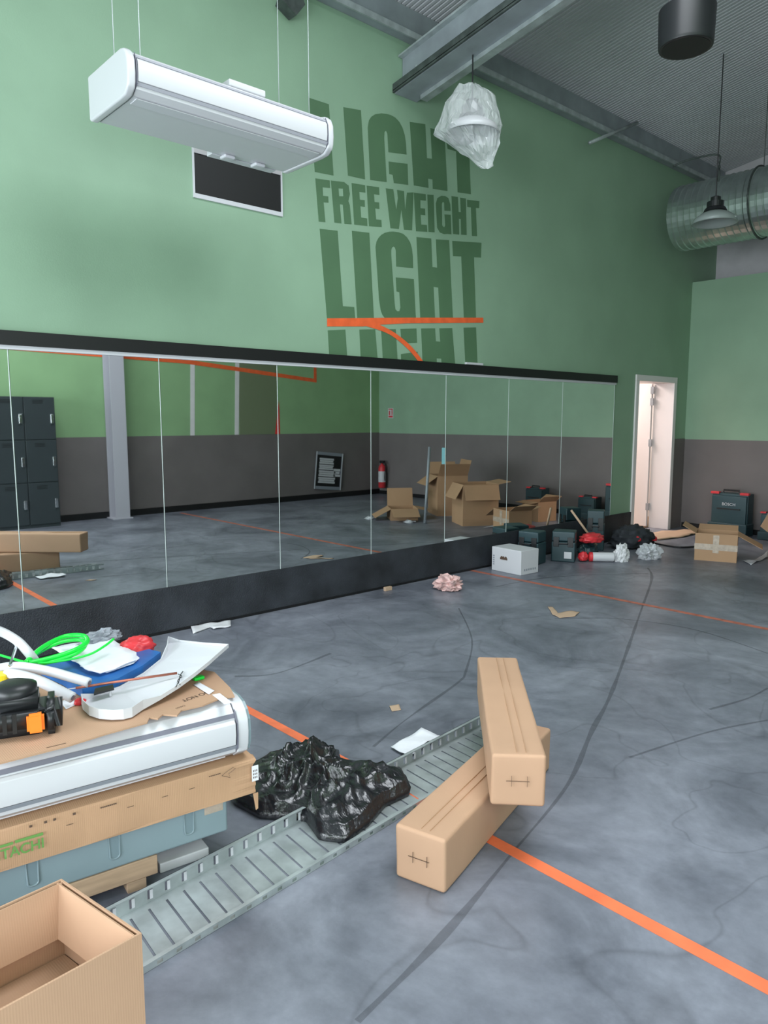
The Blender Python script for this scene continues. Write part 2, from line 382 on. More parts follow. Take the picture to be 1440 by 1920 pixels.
def rafter(y, label):
    t = thing('roof_rafter', label, 'beam', (WX, y, 4.30))
    x0, x1 = WX+0.004, OX-0.004
    along(x0, x1, y+0.00, y+0.02, 4.31, 4.60, MB()).build('web', M['steel'], t, world=True)
    along(x0, x1, y-0.05, y+0.10, 4.59, 4.605, MB()).build('top_flange', M['galv'], t, world=True)
    along(x0, x1, y-0.09, y+0.17, 4.285, 4.30, MB()).build('bottom_flange', M['steel'], t, world=True)
    tr = MB(); along(x0, x1, y-0.115, y-0.105, 4.285, 4.355, tr); along(x0, x1, y-0.115, y-0.01, 4.300, 4.306, tr)
    tr = tr.build('cable_channel', M['dsteel'], t, world=True)
    for i in range(9):
        x = x0+0.25+i*0.5
        MB().box((x, y-0.09, 4.31+(x-WX)*SL), (x+0.02, y-0.07, 4.39+(x-WX)*SL)).build('clip', M['galv'], tr, world=True)
    cb = along(x0+0.1, x1, y+0.12, y+0.20, 4.25, 4.285, MB()); cb.build('side_rail', M['galv'], t, world=True)
    return t
rafter(4.66, 'large grey steel rafter crossing the ceiling above the wrapped lamp')
t = tag(MB().prism([(WX+0.004, 3.36, 4.56), (WX+0.004, 3.48, 4.50), (WX+0.004, 3.56, 4.60), (WX+0.004, 3.50, 4.73), (WX+0.004, 3.42, 4.73)], (0.10, 0, 0)).build('steel_bracket', M['dsteel']),
        'small dark steel bracket on the green wall at the upper photo edge', 'bracket')
# second wall-side struts: thin pipe under the deck
p0 = at(1105, 268, x=WX+0.16); p1 = p0
for _x in range(400):
    q_ = at(1195, 230, x=WX+0.2+_x*0.005)
    if q_.z <= zc(q_.x)-0.01: p1 = q_; break
else: p1 = at(1195, 230, y=7.2)
tag(MB().tube([p0, p1], 0.018).build('thin_pipe', M['galv'], smooth=True), 'short thin grey pipe crossing the wall channel under the ceiling', 'pipe')

# ================================================================== DUCT + LAMPS + HANGING THINGS
def fins():
    t = thing('spiral_duct', 'large shiny galvanised spiral air duct at right below the ceiling', 'duct', (-4.5, 9.1, 3.98))
    prof = []
    x = -4.55; Rr = 0.375
    prof = [(0.30, x+0.0), (Rr-0.02, x+0.002)]
    i = 0
    while x < OX-0.02:
        prof += [(Rr, x), (Rr, x+0.045), (Rr+0.009, x+0.052), (Rr+0.009, x+0.060), (Rr, x+0.067)]; x += 0.075
    Mx = Matrix.Rotation(R(90), 4, 'Y')
    mb = MB().lathe([(r, xx) for r, xx in prof], (0, 9.1, 3.98), 40, Mx)
    mb.build('duct_tube', M['duct'], t, world=True, smooth=False)
    for xx in (-3.6, -1.8):
        ring = [(xx, 9.1+0.395*math.cos(a*math.pi/16), 3.98+0.395*math.sin(a*math.pi/16)) for a in range(32)]
        h = MB().tube(ring, 0.010, 6, closed=True); h.tube([(xx, 9.1, 4.37), (xx, 9.1, zc(xx)+0.01)], 0.005)
        h.build('hanger', M['dsteel'], t, world=True)
fins()
def highbay(x, y, z, name, label, m_shade, ztop=None):
    t = thing(name, label, 'lamp', (x, y, z))
    MB().lathe([(0.03, 0.27), (0.05, 0.26), (0.05, 0.22), (0.085, 0.215), (0.085, 0.16), (0.10, 0.15), (0.115, 0.12), (0.10, 0.115)], n=24).build('lamp_housing', M['blackp'], t, smooth=False)
    MB().lathe([(0.09, 0.12), (0.135, 0.10), (0.20, 0.055), (0.225, 0.0), (0.215, 0.0), (0.19, 0.05), (0.08, 0.10)], n=32).build('lamp_shade', m_shade, t, smooth=True)
    MB().tube([(0, 0, 0.27), (0, 0, (ztop if ztop else zc(x)+0.005)-z)], 0.006).build('cable', M['blackp'], t)
    return t
highbay(-3.585, 7.9, 3.545, 'pendant_lamp', 'pendant lamp with black top and grey shade hanging before the spiral duct', M['shade'])
t = tag(MB().tube(smoothcurve([at(1262, 312, y=7.95), at(1290, 300, y=7.95), at(1345, 290, y=7.95), at(1349, 310, y=7.95), at(1347, 340, y=7.95)], 6), 0.010, 6).build('cable_loop', M['dsteel'], smooth=True),
        'dark loop of cable hanging above the pendant lamp by the duct', 'cable')
# black drum
t = thing('drum_pendant', 'black cylindrical drum lamp hanging at the upper right', 'lamp', (-2.50, 4.95, 3.945))
MB().lathe([(0.155, 0.0), (0.168, 0.0), (0.172, 0.02), (0.178, 0.235), (0.168, 0.245), (0.05, 0.25)], n=48).build('drum', M['blackp'], t, smooth=False, bevel=0.004)
MB().lathe([(0.02, -0.002), (0.15, -0.002), (0.15, 0.0)], n=40).build('grille', M['black'], t)
for a_ in (0, 2.1, 4.2):
    MB().tube([(0.14*math.cos(a_), 0.14*math.sin(a_), 0.24), (0.03*math.cos(a_), 0.03*math.sin(a_), zc(-2.5)-3.97)], 0.003, 6).build('wire', M['blackp'], t)
# wrapped lamp
LX, LY = -4.16, 4.74
t = highbay(LX, LY, 3.80, 'wrapped_lamp', 'lamp wrapped in a clear plastic bag hanging under the rafter', M['white'], 4.402)
def crumple(bm_, amp, sc_, seed, ridge=True):
    for v in bm_.verts:
        n = noise.turbulence_vector(v.co * sc_ + Vector((seed, 0, 0)), 3, False)
        v.co += (n - Vector((0.25, 0.25, 0.25)) * 0) * amp * 1.0
def film_bag(parent, prof, cx, cy, amp, seed, m, name):
    # outline rows: (z, left, right) in the direction across the view; built as a closed crumpled envelope
    mb = MB(); bm_ = mb.bm; n = 40; rings = []
    ux, uy = math.cos(YAW), math.sin(YAW)
    for z_, l, r_ in prof:
        c_ = (l+r_)/2; hw = (r_-l)/2; ring = []
        for k_ in range(n):
            a_ = 2*math.pi*k_/n
            s_ = 1 + 0.16*math.sin(5*a_+seed+z_*9) + 0.08*math.sin(11*a_+z_*23)
            u = c_ + hw*math.cos(a_); w_ = hw*0.62*math.sin(a_)*s_
            ring.append(bm_.verts.new((cx + ux*u - uy*w_, cy + uy*u + ux*w_, z_)))
        rings.append(ring)
    for a_, b_ in zip(rings, rings[1:]):
        for k_ in range(n): bm_.faces.new((a_[k_], a_[(k_+1) % n], b_[(k_+1) % n], b_[k_]))
    bm_.faces.new(rings[0]); bm_.faces.new(rings[-1][::-1])
    bmesh.ops.subdivide_edges(bm_, edges=bm_.edges[:], cuts=1)
    for v in bm_.verts:
        n1 = noise.noise_vector(v.co*9+Vector((seed, 0, 0))); n2 = noise.noise_vector(v.co*23+Vector((0, seed, 0)))
        v.co += n1*amp + n2*amp*0.5
    return mb.build(name, m, parent, world=True)
film_bag(t, [(4.17, -.05, .05), (4.15, -.14, .12), (4.09, -.16, .16), (4.02, -.22, .19), (3.93, -.24, .23), (3.87, -.27, .25), (3.82, -.29, .24), (3.76, -.20, .22), (3.70, -.12, .20), (3.64, -.04, .18), (3.58, .04, .16), (3.53, .10, .13)],
         LX, LY, 0.028, 3.0, M['film'], 'plastic_bag')

# ================================================================== WALL LETTERING (traced into wall coordinates)
def wl(zx, zy): return at(540 + zx/3.4286, 160 + zy/3.4286, x=WX)
t = thing('wall_lettering', 'dark green LIGHT FREE WEIGHT lettering painted on the green wall', 'lettering', (WX, 4.6, 2.1))
rowA = {'letter_l': [[(135,80),(262,122),(292,580),(172,556)]],
 'letter_i': [[(355,140),(468,160),(495,605),(385,580)]],
 'letter_g': [[(528,608),(512,270),(520,225),(535,202),(560,186),(600,180),(635,184),(662,192),(690,208),(715,235),(735,272),(750,320),(758,375),(762,445),(645,430),(641,360),(638,310),(630,292),(620,300),(618,340),(634,622)],
              [(646,490),(768,505),(772,640),(680,628),(672,575),(650,570)]],
 'letter_h': [[(782,235),(882,250),(893,468),(925,472),(915,275),(1005,300),(1025,680),(930,665),(928,605),(900,600),(903,660),(808,643)]],
 'letter_t': [[(1010,302),(1200,340),(1206,448),(1165,440),(1175,700),(1090,688),(1080,425),(1025,408)]]}
rowB = [('letter_f', [[(175,598),(268,612),(270,660),(222,655),(225,710),(258,714),(260,755),(228,752),(240,880),(197,876)]]),
 ('letter_r', [[(275,612),(320,617),(343,888),(298,882)],[(320,617),(360,622),(388,645),(368,665),(322,662)],[(352,658),(388,640),(397,700),(388,742),(355,715)],[(327,713),(355,713),(388,742),(365,768),(331,764)],[(345,745),(386,742),(396,770),(408,893),(362,890),(352,770)]]),
 ('letter_e', [[(408,628),(495,642),(497,690),(458,685),(461,735),(492,738),(494,782),(465,778),(470,850),(508,856),(510,905),(425,895)]]),
 ('letter_e', [[(505,645),(585,655),(587,705),(552,700),(556,750),(585,753),(587,795),(560,792),(566,862),(600,866),(602,912),(520,905)]]),
 ('letter_w', [[(628,662),(676,668),(695,800),(706,725),(700,672),(745,680),(752,800),(764,690),(806,688),(797,932),(745,928),(728,800),(712,924),(658,918)]]),
 ('letter_e', [[(808,690),(885,700),(886,742),(850,738),(851,790),(880,793),(882,835),(852,832),(856,895),(892,898),(895,942),(822,938)]]),
 ('letter_i', [[(895,702),(935,705),(942,945),(902,942)]]),
 ('letter_g', [[(950,760),(960,725),(985,710),(1010,712),(1030,725),(1043,765),(1045,808),(1005,806),(1003,755),(995,748),(988,762),(990,900),(1003,914),(1010,900),(1008,868),(1005,830),(1045,832),(1050,958),(1025,955),(1003,957),(975,945),(958,915)]]),
 ('letter_h', [[(1050,712),(1092,718),(1096,815),(1110,816),(1106,722),(1143,728),(1148,963),(1112,960),(1110,860),(1098,858),(1100,960),(1060,955)]]),
 ('letter_t', [[(1150,735),(1230,745),(1228,790),(1207,788),(1215,970),(1182,968),(1175,785),(1152,782)]])]
rowC = [('letter_l', [[(203,922),(318,935),(352,1420),(425,1425),(432,1505),(250,1500)]]),
 ('letter_i', [[(410,935),(522,948),(552,1505),(445,1503)]]),
 ('letter_g', [[(562,1040),(568,1005),(580,983),(598,962),(622,948),(650,941),(675,940),(708,944),(740,955),(765,978),(785,1010),(796,1050),(802,1100),(804,1175),(695,1165),(692,1060),(687,1043),(678,1036),(668,1043),(663,1060),(663,1090),(685,1400),(690,1440),(702,1452),(715,1452),(722,1430),(715,1330),(697,1325),(692,1235),(808,1245),(822,1505),(625,1500),(606,1475),(595,1445),(585,1380)]]),
 ('letter_h', [[(825,975),(920,985),(928,1168),(958,1172),(950,990),(1035,995),(1060,1505),(975,1503),(965,1300),(935,1295),(945,1503),(850,1500)]]),
 ('letter_t', [[(1055,1000),(1243,1012),(1240,1108),(1195,1105),(1208,1500),(1130,1500),(1113,1100),(1060,1098)]])]
rowD = [('letter_l', [[(255,1575),(368,1570),(383,1790),(267,1785)]]), ('letter_i', [[(458,1570),(560,1568),(579,1800),(469,1798)]]),
 ('letter_g', [[(598,1568),(692,1568),(706,1800),(611,1798)],[(722,1566),(825,1563),(829,1655),(735,1658),(728,1640)],[(725,1728),(832,1712),(838,1810),(728,1806)]]),
 ('letter_h', [[(855,1563),(945,1562),(950,1645),(978,1648),(972,1562),(1055,1560),(1076,1822),(988,1818),(985,1757),(955,1755),(958,1815),(866,1812)]]),
 ('letter_t', [[(1128,1558),(1208,1556),(1220,1830),(1141,1826)]])]
for nm, polys in list(rowA.items()) + rowB + rowC + rowD:
    mb = MB()
    for ip, pl in enumerate(polys): mb.prism([wl(*p) + Vector((0.0006, 0, 0)) for p in pl], (0.0010+0.0002*ip, 0, 0))
    mb.build(nm, M['dgreen'], t, world=True)
t = thing('orange_swoosh', 'orange painted bar with a curved tail across the bottom of the wall lettering', 'painted line', (WX, 4.6, 2.1))
MB().prism([wl(*p) + Vector((0.0026, 0, 0)) for p in [(250,1498),(750,1494),(1253,1494),(1254,1526),(760,1530),(560,1540),(480,1550),(250,1550)]], (0.0015, 0, 0)).build('bar', M['orange'], t, world=True)
up = smoothcurve([Vector((x_, y_, 0)) for x_, y_ in [(560,1528),(630,1560),(700,1602),(780,1668),(840,1738),(892,1812)]], 6)
lo = smoothcurve([Vector((x_, y_, 0)) for x_, y_ in [(470,1540),(580,1572),(660,1607),(740,1668),(805,1735),(862,1812)]], 6)
sw = MB()
for i in range(len(up)-1):
    sw.prism([wl(q.x, q.y) + Vector((0.0030, 0, 0)) for q in (up[i], up[i+1], lo[i+1], lo[i])], (0.0015, 0, 0))
sw.build('tail', M['orange'], t, world=True)
p = at(890, 685, x=WX+0.02)
tag(MB().box((WX+0.002, p.y-0.13, 2.06), (WX+0.03, p.y+0.12, 2.082)).build('white_spacer', M['white'], bevel=0.003), 'small white plastic strip lying on top of the black mirror rail', 'strip')

# ================================================================== AIR CONDITIONERS
def profile(D, H):
    return [(-D, 0.02), (-D+0.02, 0.0), (-0.10, 0.0), (-0.045, 0.008), (-0.012, 0.03), (-0.004, 0.055), (0.0, 0.10), (-0.004, H*0.70), (-0.020, H-0.035), (-0.045, H-0.012), (-0.08, H), (-D, H)]
def extr(pr, y0, y1, mb=None, sx=1.0):
    mb = mb or MB(); return mb.prism([(x_, y0, z_) for x_, z_ in pr], (0, y1-y0, 0))
def strip(pr, off, y0, y1):
    o = [(x_+off[0], z_+off[1]) for x_, z_ in pr]; return extr(pr + o[::-1], y0, y1)
def ac_unit(t, L, D, H, pile=False):
    pr = profile(D, H)
    extr(pr, 0.05, L-0.05).build('body', M['white'], t)
    big = [(-D-0.004, 0.0), (-D+0.02, -0.006), (-0.10, -0.006), (-0.04, 0.000), (-0.004, 0.026), (0.006, 0.055), (0.010, 0.10), (0.006, H*0.72), (-0.012, H-0.025), (-0.040, H-0.004), (-0.08, H+0.006), (-D-0.004, H+0.006)]
    extr(big, 0, 0.045).build('end_cap', M['white'], t, bevel=0.012, seg=3)
    if pile:
        sm = [(x_*0.99-0.004, z_*0.97+0.003) for x_, z_ in big]
        extr(sm, L-0.045, L-0.006).build('end_cap', M['white'], t, bevel=0.004, seg=2)
        extr([(x_*0.97-0.01, z_*0.93+0.006) for x_, z_ in big], L-0.006, L+0.004).build('end_plate', M['casing'], t)
    else: extr(big, L-0.045, L).build('end_cap', M['white'], t, bevel=0.012, seg=3)
    fp = [(-0.002, 0.062), (0.004, 0.10), (0.001, H*0.70), (-0.010, H-0.052)]
    strip(fp, (0.009, 0.0), 0.055, L-0.055).build('front_panel', M['white'], t, bevel=0.003)
    s1 = MB()
    strip([(-0.013, H-0.048), (-0.020, H-0.035)], (0.006, 0.002), 0.05, L-0.05).build('seam', M['seam' if pile else 'offseam'], t)
    strip([(-0.008, 0.045), (-0.001, 0.060)], (0.005, 0.0), 0.05, L-0.05).build('seam', M['seam2' if pile else 'offseam'], t)
    extr([(-0.13, -0.004), (-0.055, -0.001), (-0.055, 0.004), (-0.13, 0.004)], 0.07, L-0.07).build('louvre', M['offw'], t)
    for y_ in (0.047, L-0.051):
        extr([(-0.03, 0.02), (0.008, 0.05), (0.011, 0.10), (0.008, H*0.7), (-0.016, H-0.02)], y_, y_+0.004).build('end_seam', M['seam'], t)
t = thing('air_conditioner', 'white ceiling air conditioner hung on thin wires high before the green wall', 'air conditioner', (-3.76, 1.69, 3.155))
ac_unit(t, 1.31, 0.50, 0.225)
for y_ in (0.12, 1.2):
    for x_ in (-0.1, -0.42):
        MB().tube([(x_, y_, 0.225), (x_, y_, zc(-3.76+x_)-3.155)], 0.0025, 6).build('wire', M['galv'], t)
MB().box((-0.30, 0.62, 0.225), (-0.06, 0.86, 0.262)).build('mounting_box', M['white'], t, bevel=0.006)
c_ = MB(); c_.box((-0.56, 0.75, -0.0), (-0.50, 1.22, 0.14)); c_.build('rear_plate', M['offw'], t)
for y_ in (0.80, 1.02):
    MB().box((-0.50, y_, -0.022), (-0.43, y_+0.08, 0.0)).build('pipe_stub', M['offw'], t, bevel=0.012)


# vent
vy0, vy1, vz0, vz1 = 2.655, 3.38, 3.10, 3.50
t = thing('wall_vent', 'black rectangular wall vent with thin white frame behind the air conditioner', 'vent', (WX, 3.02, 3.1))
MB().box((WX+0.0006, vy0, vz0), (WX+0.006, vy1, vz1)).build('vent_opening', M['black'], t, world=True)
f_ = MB(); f_.box((WX+.0006, vy0-.012, vz0-.03), (WX+.012, vy1+.012, vz0)); f_.box((WX+.0006, vy0-.012, vz0), (WX+.012, vy0, vz1)); f_.box((WX+.0006, vy1, vz0), (WX+.012, vy1+.012, vz1)); f_.box((WX+.0006, vy0-.012, vz1), (WX+.012, vy1+.012, vz1+.012))
f_.build('vent_frame', M['white'], t, world=True)
MB().box((WX+.001, vy0, 3.37), (WX+.014, vy1, 3.46)).build('cross_plate', M['block'], t, world=True)

# ================================================================== FLOOR LINES AND SCUFFS
def strip_floor(name, label, pts, wdt, m, z0=0.0006):
    mb = MB()
    mb.prism([(pts[0][0], pts[0][1]-wdt/2, z0), (pts[1][0], pts[1][1]-wdt/2, z0), (pts[1][0], pts[1][1]+wdt/2, z0), (pts[0][0], pts[0][1]+wdt/2, z0)], (0, 0, 0.001))
    return tag(mb.build(name, m), label, 'floor line')
strip_floor('floor_line', 'faded orange line on the dark floor in front of the white carton', [(WX+0.03, 5.63), (1.40, 5.63)], 0.055, M['oldtape'])
strip_floor('floor_line', 'bright orange line on the dark floor passing under the long cartons', [(WX+0.03, 1.99), (1.58, 2.0)], 0.052, M['tape'])
def scuff(pts, wdt):
    c = smoothcurve([at(*p, z=0.0012) for p in pts], 8); mb = MB(); bm_ = mb.bm; L_ = []
    for i, p_ in enumerate(c):
        tn = (c[min(i+1, len(c)-1)] - c[max(i-1, 0)]).normalized(); n_ = Vector((-tn.y, tn.x, 0))*wdt*(0.6+0.5*noise.noise(p_*3))
        L_.append((bm_.verts.new(p_-n_), bm_.verts.new(p_+n_)))
    for a_, b_ in zip(L_, L_[1:]): bm_.faces.new((a_[0], a_[1], b_[1], b_[0]))
    o = mb.build('floor_scuff', M['scuff']); o['kind'] = 'structure'
scuff([(1215, 1065), (1222, 1085), (1200, 1150), (1150, 1290), (1110, 1370), (1065, 1470), (960, 1600), (830, 1755), (670, 1915)], 0.017)
scuff([(870, 1270), (845, 1290), (760, 1350), (700, 1400)], 0.014)
scuff([(1440, 1290), (1400, 1310), (1330, 1330)], 0.014)
scuff([(930, 1100), (1010, 1085), (1100, 1078), (1215, 1075)], 0.018)
scuff([(1040, 1160), (1160, 1160), (1300, 1180), (1440, 1225)], 0.016)
scuff([(620, 1225), (520, 1262), (440, 1268)], 0.016)
scuff([(1440, 1350), (1330, 1372), (1180, 1420)], 0.012)
scuff([(860, 1140), (885, 1200), (870, 1270)], 0.010)

# ================================================================== CARTONS
def carton(name, label, loc, rotz, w, d, h, flaps, m='carton', group=None, cat='box', fl=None, tape=False, rot=None, th=0.005, skew=0.0):
    t = thing(name, label, cat, loc, rotz, group, rot)
    b_ = MB()
    b_.box((-w/2, -d/2, 0), (w/2, d/2, th)); b_.box((-w/2, -d/2, th), (-w/2+th, d/2, h)); b_.box((w/2-th, -d/2, th), (w/2, d/2, h))
    b_.box((-w/2+th, -d/2, th), (w/2-th, -d/2+th, h)); b_.box((-w/2+th, d/2-th, th), (w/2-th, d/2, h))
    b_.build('carton_body', M[m], t)
    for side, ang in flaps.items():
        ln = (fl or min(w, d)*0.5)
        if isinstance(ang, tuple): ang, ln = ang
        hw = (d if side[1] == 'x' else w)/2 - 0.006
        f = MB().prism([(0, -hw, 0), (0, hw, 0), (0, hw*0.985, ln), (0, -hw*0.985, ln)], (th*0.8, 0, 0))
        sx = 1 if side[0] == '+' else -1
        base = {'+x': 0, '+y': 90, '-x': 180, '-y': 270}[side]
        dist = (w if side[1] == 'x' else d)/2 - (th if ang >= 0 else th*2.2)
        Mt = Matrix.Rotation(R(base), 4, 'Z') @ Matrix.Translation((dist, 0, h-0.002)) @ Matrix.Rotation(R(ang), 4, 'Y')
        bmesh.ops.transform(f.bm, matrix=Mt, verts=f.bm.verts)
        f.build('flap', M[m], t)
    if tape:
        MB().box((-w*0.51, -d/2-0.0015, h*0.40), (w*0.51, -d/2-0.0003, h*0.62)).build('packing_tape', M['tapeb'], t)
        MB().box((-0.03, -d/2-0.003, h*0.3), (0.03, -d/2-0.0016, h*0.95)).build('packing_tape', M['tapeb'], t)
    if skew:
        for ch in t.children:
            for v in ch.data.vertices: v.co.y += skew*(v.co.x-w/2)
    return t
def solid_carton(label, corner, ang, L, w, z0, rollx=0):     # long closed carton; origin = front right bottom corner, long axis local +Y
    t = thing('long_carton', label, 'box', (corner[0], corner[1], z0), ang, 'long cartons')
    b_ = MB().box((-w, 0, 0), (0, L, w)); 
    bmesh.ops.subdivide_edges(b_.bm, edges=b_.bm.edges[:], cuts=6, use_grid_fill=True)
    for v in b_.bm.verts:
        n_ = noise.noise_vector(v.co*5+Vector((z0*10+3, 0, 0)))*0.004
        if v.co.z < 1e-4: n_.z = 0
        v.co += n_
        if v.co.z < 0: v.co.z = 0
    o = b_.build('carton_body', M['carton2'], t, bevel=0.012, seg=3)
    cr_ = MB(); cr_.box((-w*0.53, 0.02, w-0.004), (-w*0.522, L*0.98, w+0.0028)); cr_.box((-w*0.36, 0.02, w-0.004), (-w*0.356, L*0.98, w+0.0028)); cr_.build('crease_lines', M['cartond'], t)
    st = MB()
    st.box((-w*0.72, -0.0060, w*0.50), (-w*0.30, -0.0035, w*0.504))
    for q in (0.34, 0.62): st.box((-w*q-0.0010, -0.0060, w*0.40), (-w*q, -0.0035, w*0.60))
    st.build('staple_marks', M['ink'], t)
    return t
def dirang(dx, dy): return math.atan2(-dx, dy)
solid_carton('long closed brown carton lying on the floor under another one', (-1.507, 1.638), dirang(-0.277, 0.961), 1.02, 0.188, 0.0)
solid_carton('long closed brown carton lying crosswise on top of the other one', (-1.405, 2.035), dirang(-0.725, 0.775), 1.06, 0.19, 0.193)
# near open carton
def dvec(a, deg): return (a[0], a[1])
W_, D_ = 0.325, 0.60; ang = R(4.5)
Mz = Matrix.Rotation(ang, 4, 'Z'); off = Mz @ Vector((-W_/2, -D_/2, 0))
carton('open_carton', 'large open empty carton with folded-in flaps at the near bottom left corner', (-1.475+off.x, 0.616+off.y, 0), ang, W_, D_, 0.40,
       {'-x': (-172, 0.13), '+y': (-172, 0.13), '-y': (-172, 0.13)}, 'carton2', skew=0.115)
nb = [o_ for o_ in sc.objects if o_.get('label', '').startswith('large open empty')][0]
o_ = MB().box((-W_/2+0.008, -D_/2+0.008, 0.20), (W_/2-0.008, D_/2-0.008, 0.204)).build('added_light_sheet', M['carton2'], nb)  # raised sheet added so the inside of the carton looks lit
for v in o_.data.vertices: v.co.y += 0.115*(v.co.x-W_/2)
# far right cartons
carton('open_carton', 'open carton sealed round with clear tape before the far wall', (-3.47, 8.12, 0), R(21), 0.42, 0.36, 0.30, {'+x': (118, 0.28), '-x': (60, 0.16), '+y': (75, 0.16)}, 'cartond', tape=True)
carton('open_carton', 'open carton cut by the right edge of the photo', (-3.08, 9.28, 0), R(12), 0.36, 0.36, 0.30, {'-x': (50, 0.14), '-y': (95, 0.16), '+y': (60, 0.14)}, 'cartond')
# cartons seen in the mirror only
carton('open_carton', 'big low carton with wide hanging flaps, seen large in the mirror', (-2.66, 8.27, 0), R(30), 0.52, 0.54, 0.60, {'-x': (155, 0.24), '-y': (150, 0.24), '+y': (80, 0.2)}, 'cartond')
carton('open_carton', 'tallest open carton with flaps up, seen in the mirror behind the big one', (-1.62, 8.80, 0), R(30), 0.55, 0.50, 0.64, {'-x': (35, 0.24), '+x': (30, 0.22), '+y': (15, 0.25), '-y': (125, 0.25)}, 'cartond')
carton('open_carton', 'small low carton with flaps spread, leftmost of the cartons in the mirror', (-1.55, 7.85, 0), R(35), 0.46, 0.42, 0.18, {'-x': (112, 0.26), '+x': (12, 0.28), '+y': (100, 0.22), '-y': (118, 0.28)}, 'cartond')
tag(MB().tube([(-2.17, 7.72, 0.0), (-2.06, 7.92, 1.12)], 0.022, 8).build('metal_pole', M['steel'], smooth=True), 'grey metal pole leaning on the cartons, seen in the mirror', 'pole')
tag(MB().box((-1.74, 8.60, 0.60), (-1.67, 8.63, 1.08)).build('spirit_level', M['cyan'], bevel=0.004), 'pale blue bar standing up out of the tallest carton in the mirror', 'level')
for x_, y_, s_, lb in ((-1.25, 7.45, 0.09, 'crumpled clear plastic beside the low carton, nearest one in the mirror'), (-1.95, 7.62, 0.09, 'crumpled clear plastic between the low carton and the big carton in the mirror')):
    mb = MB(); bmesh.ops.create_icosphere(mb.bm, subdivisions=4, radius=s_)
    for v in mb.bm.verts:
        v.co.z = max(0.002, v.co.z*0.35 + noise.noise(v.co*18)*0.03); v.co += noise.noise_vector(v.co*14)*0.02; v.co.z = max(v.co.z, 0.001)
        v.co += Vector((x_, y_, 0))
    tag(mb.build('plastic_wrap', M['frost']), lb, 'plastic wrap')

# ================================================================== FAR THINGS ON THE FLOOR
# white carton
t = thing('white_carton', 'white closed carton with a small dark logo standing by the black plinth', 'box', (-4.365, 5.79, 0), R(-3))
MB().box((-0.385, 0, 0), (0, 0.27, 0.245)).build('carton_body', M['white'], t, bevel=0.006)
lg = MB()
for dx in (-0.25, -0.225, -0.195): lg.lathe([(0.013, 0), (0.013, 0.002)], (0, 0, 0), 12, Matrix.Translation((dx, -0.001, 0.15)) @ Matrix.Rotation(R(90), 4, 'X'))
lg.box((-0.27, -0.0025, 0.128), (-0.175, -0.001, 0.148)); lg.build('logo', M['ink'], t)
mk = MB()
for i in range(6): mk.box((0.0005, 0.05+i*0.032, 0.04), (0.002, 0.065+i*0.032, 0.06))
for i in range(5): mk.box((-0.365, -0.0025, 0.06+i*0.022), (-0.345, -0.001, 0.072+i*0.022))
mk.build('printed_marks', M['seam2'], t)
def tool_case(name, label, loc, rotz, w, d, h, group=None, letters=None, badge=None, rot=None):
    t = thing(name, label, 'tool case', loc, rotz, group, rot)
    MB().box((-w/2, -d/2, 0), (w/2, d/2, h*0.66)).build('case_base', M['teal'], t, bevel=0.012, seg=3)
    MB().box((-w/2+0.003, -d/2+0.003, h*0.675), (w/2-0.003, d/2-0.003, h)).build('case_lid', M['teal'], t, bevel=0.014, seg=3)
    for x_ in (-w*0.3, w*0.3):
        MB().box((x_-0.03, -d/2-0.008, h*0.50), (x_+0.03, -d/2+0.001, h*0.82)).build('latch', M['blackp'], t, bevel=0.003)
    MB().tube([(-w*0.17, -d/2-0.001, h*0.60), (-w*0.17, -d/2-0.03, h*0.62), (w*0.17, -d/2-0.03, h*0.62), (w*0.17, -d/2-0.001, h*0.60)], 0.010, 8).build('handle', M['blackp'], t)
    if badge: MB().box((w*0.05, -d/2-0.004, h*0.12), (w*0.36, -d/2-0.001, h*0.34)).build('label_plate', M[badge], t)
    return t
tool_case('tool_case', 'dark teal tool case with a white label, right behind the white carton', (-4.55, 6.80, 0), R(28), 0.25, 0.22, 0.33, badge='white')
tool_case('tool_case', 'dark teal tool case squeezed between the plinth and the labelled case', (-4.70, 6.42, 0), R(10), 0.24, 0.20, 0.35)
# upright case leaning at mirror end
t = tool_case('tool_case', 'dark teal tool case standing upright against the plinth with a stick leaning on it', (-4.70, 7.66, 0), R(30), 0.20, 0.20, 0.47)
tag(MB().tube([(-4.52, 7.40, 0.10), (-4.74, 7.20, 0.50)], 0.014, 6).build('wooden_stick', M['skin'], smooth=True), 'pale pinkish stick leaning above the red pouch', 'stick')
# red pouch, driver
def blob(name, m, c, s, seed, amp=0.25, parent=None, sub=4, fr=3.0, label=None, cat=None, flat=True, smooth=True):
    mb = MB(); bmesh.ops.create_icosphere(mb.bm, subdivisions=sub, radius=1.0)
    for v in mb.bm.verts:
        n_ = noise.noise(v.co*fr+Vector((seed, seed, 0)))*amp + noise.noise(v.co*fr*2.7+Vector((0, seed, 0)))*amp*0.5
        v.co = v.co*(1+n_)
        v.co = Vector((v.co.x*s[0], v.co.y*s[1], max(v.co.z*s[2], -s[2]*0.55 if flat else -9))) + Vector(c)
    o = mb.build(name, m, parent, world=parent is not None, smooth=smooth)
    if label: tag(o, label, cat)
    return o
blob('red_bag', M['red'], (-4.42, 7.13, 0.22), (0.11, 0.17, 0.06), 2, label='bright red soft bag lying on the tools beside the plinth', cat='bag')
blob('drill_case', M['teal'], (-4.47, 7.14, 0.07), (0.10, 0.13, 0.09), 5, label='dark teal power tool body under the red bag', cat='power tool')
blob('red_grinder', M['red'], (-4.36, 6.88, 0.05), (0.05, 0.05, 0.06), 8, label='round red tool on the floor right of the labelled tool case', cat='tool')
t = thing('sealant_tube', 'white roll with a red cap lying among the tools', 'tube', (-4.30, 6.96, 0.053), R(42))
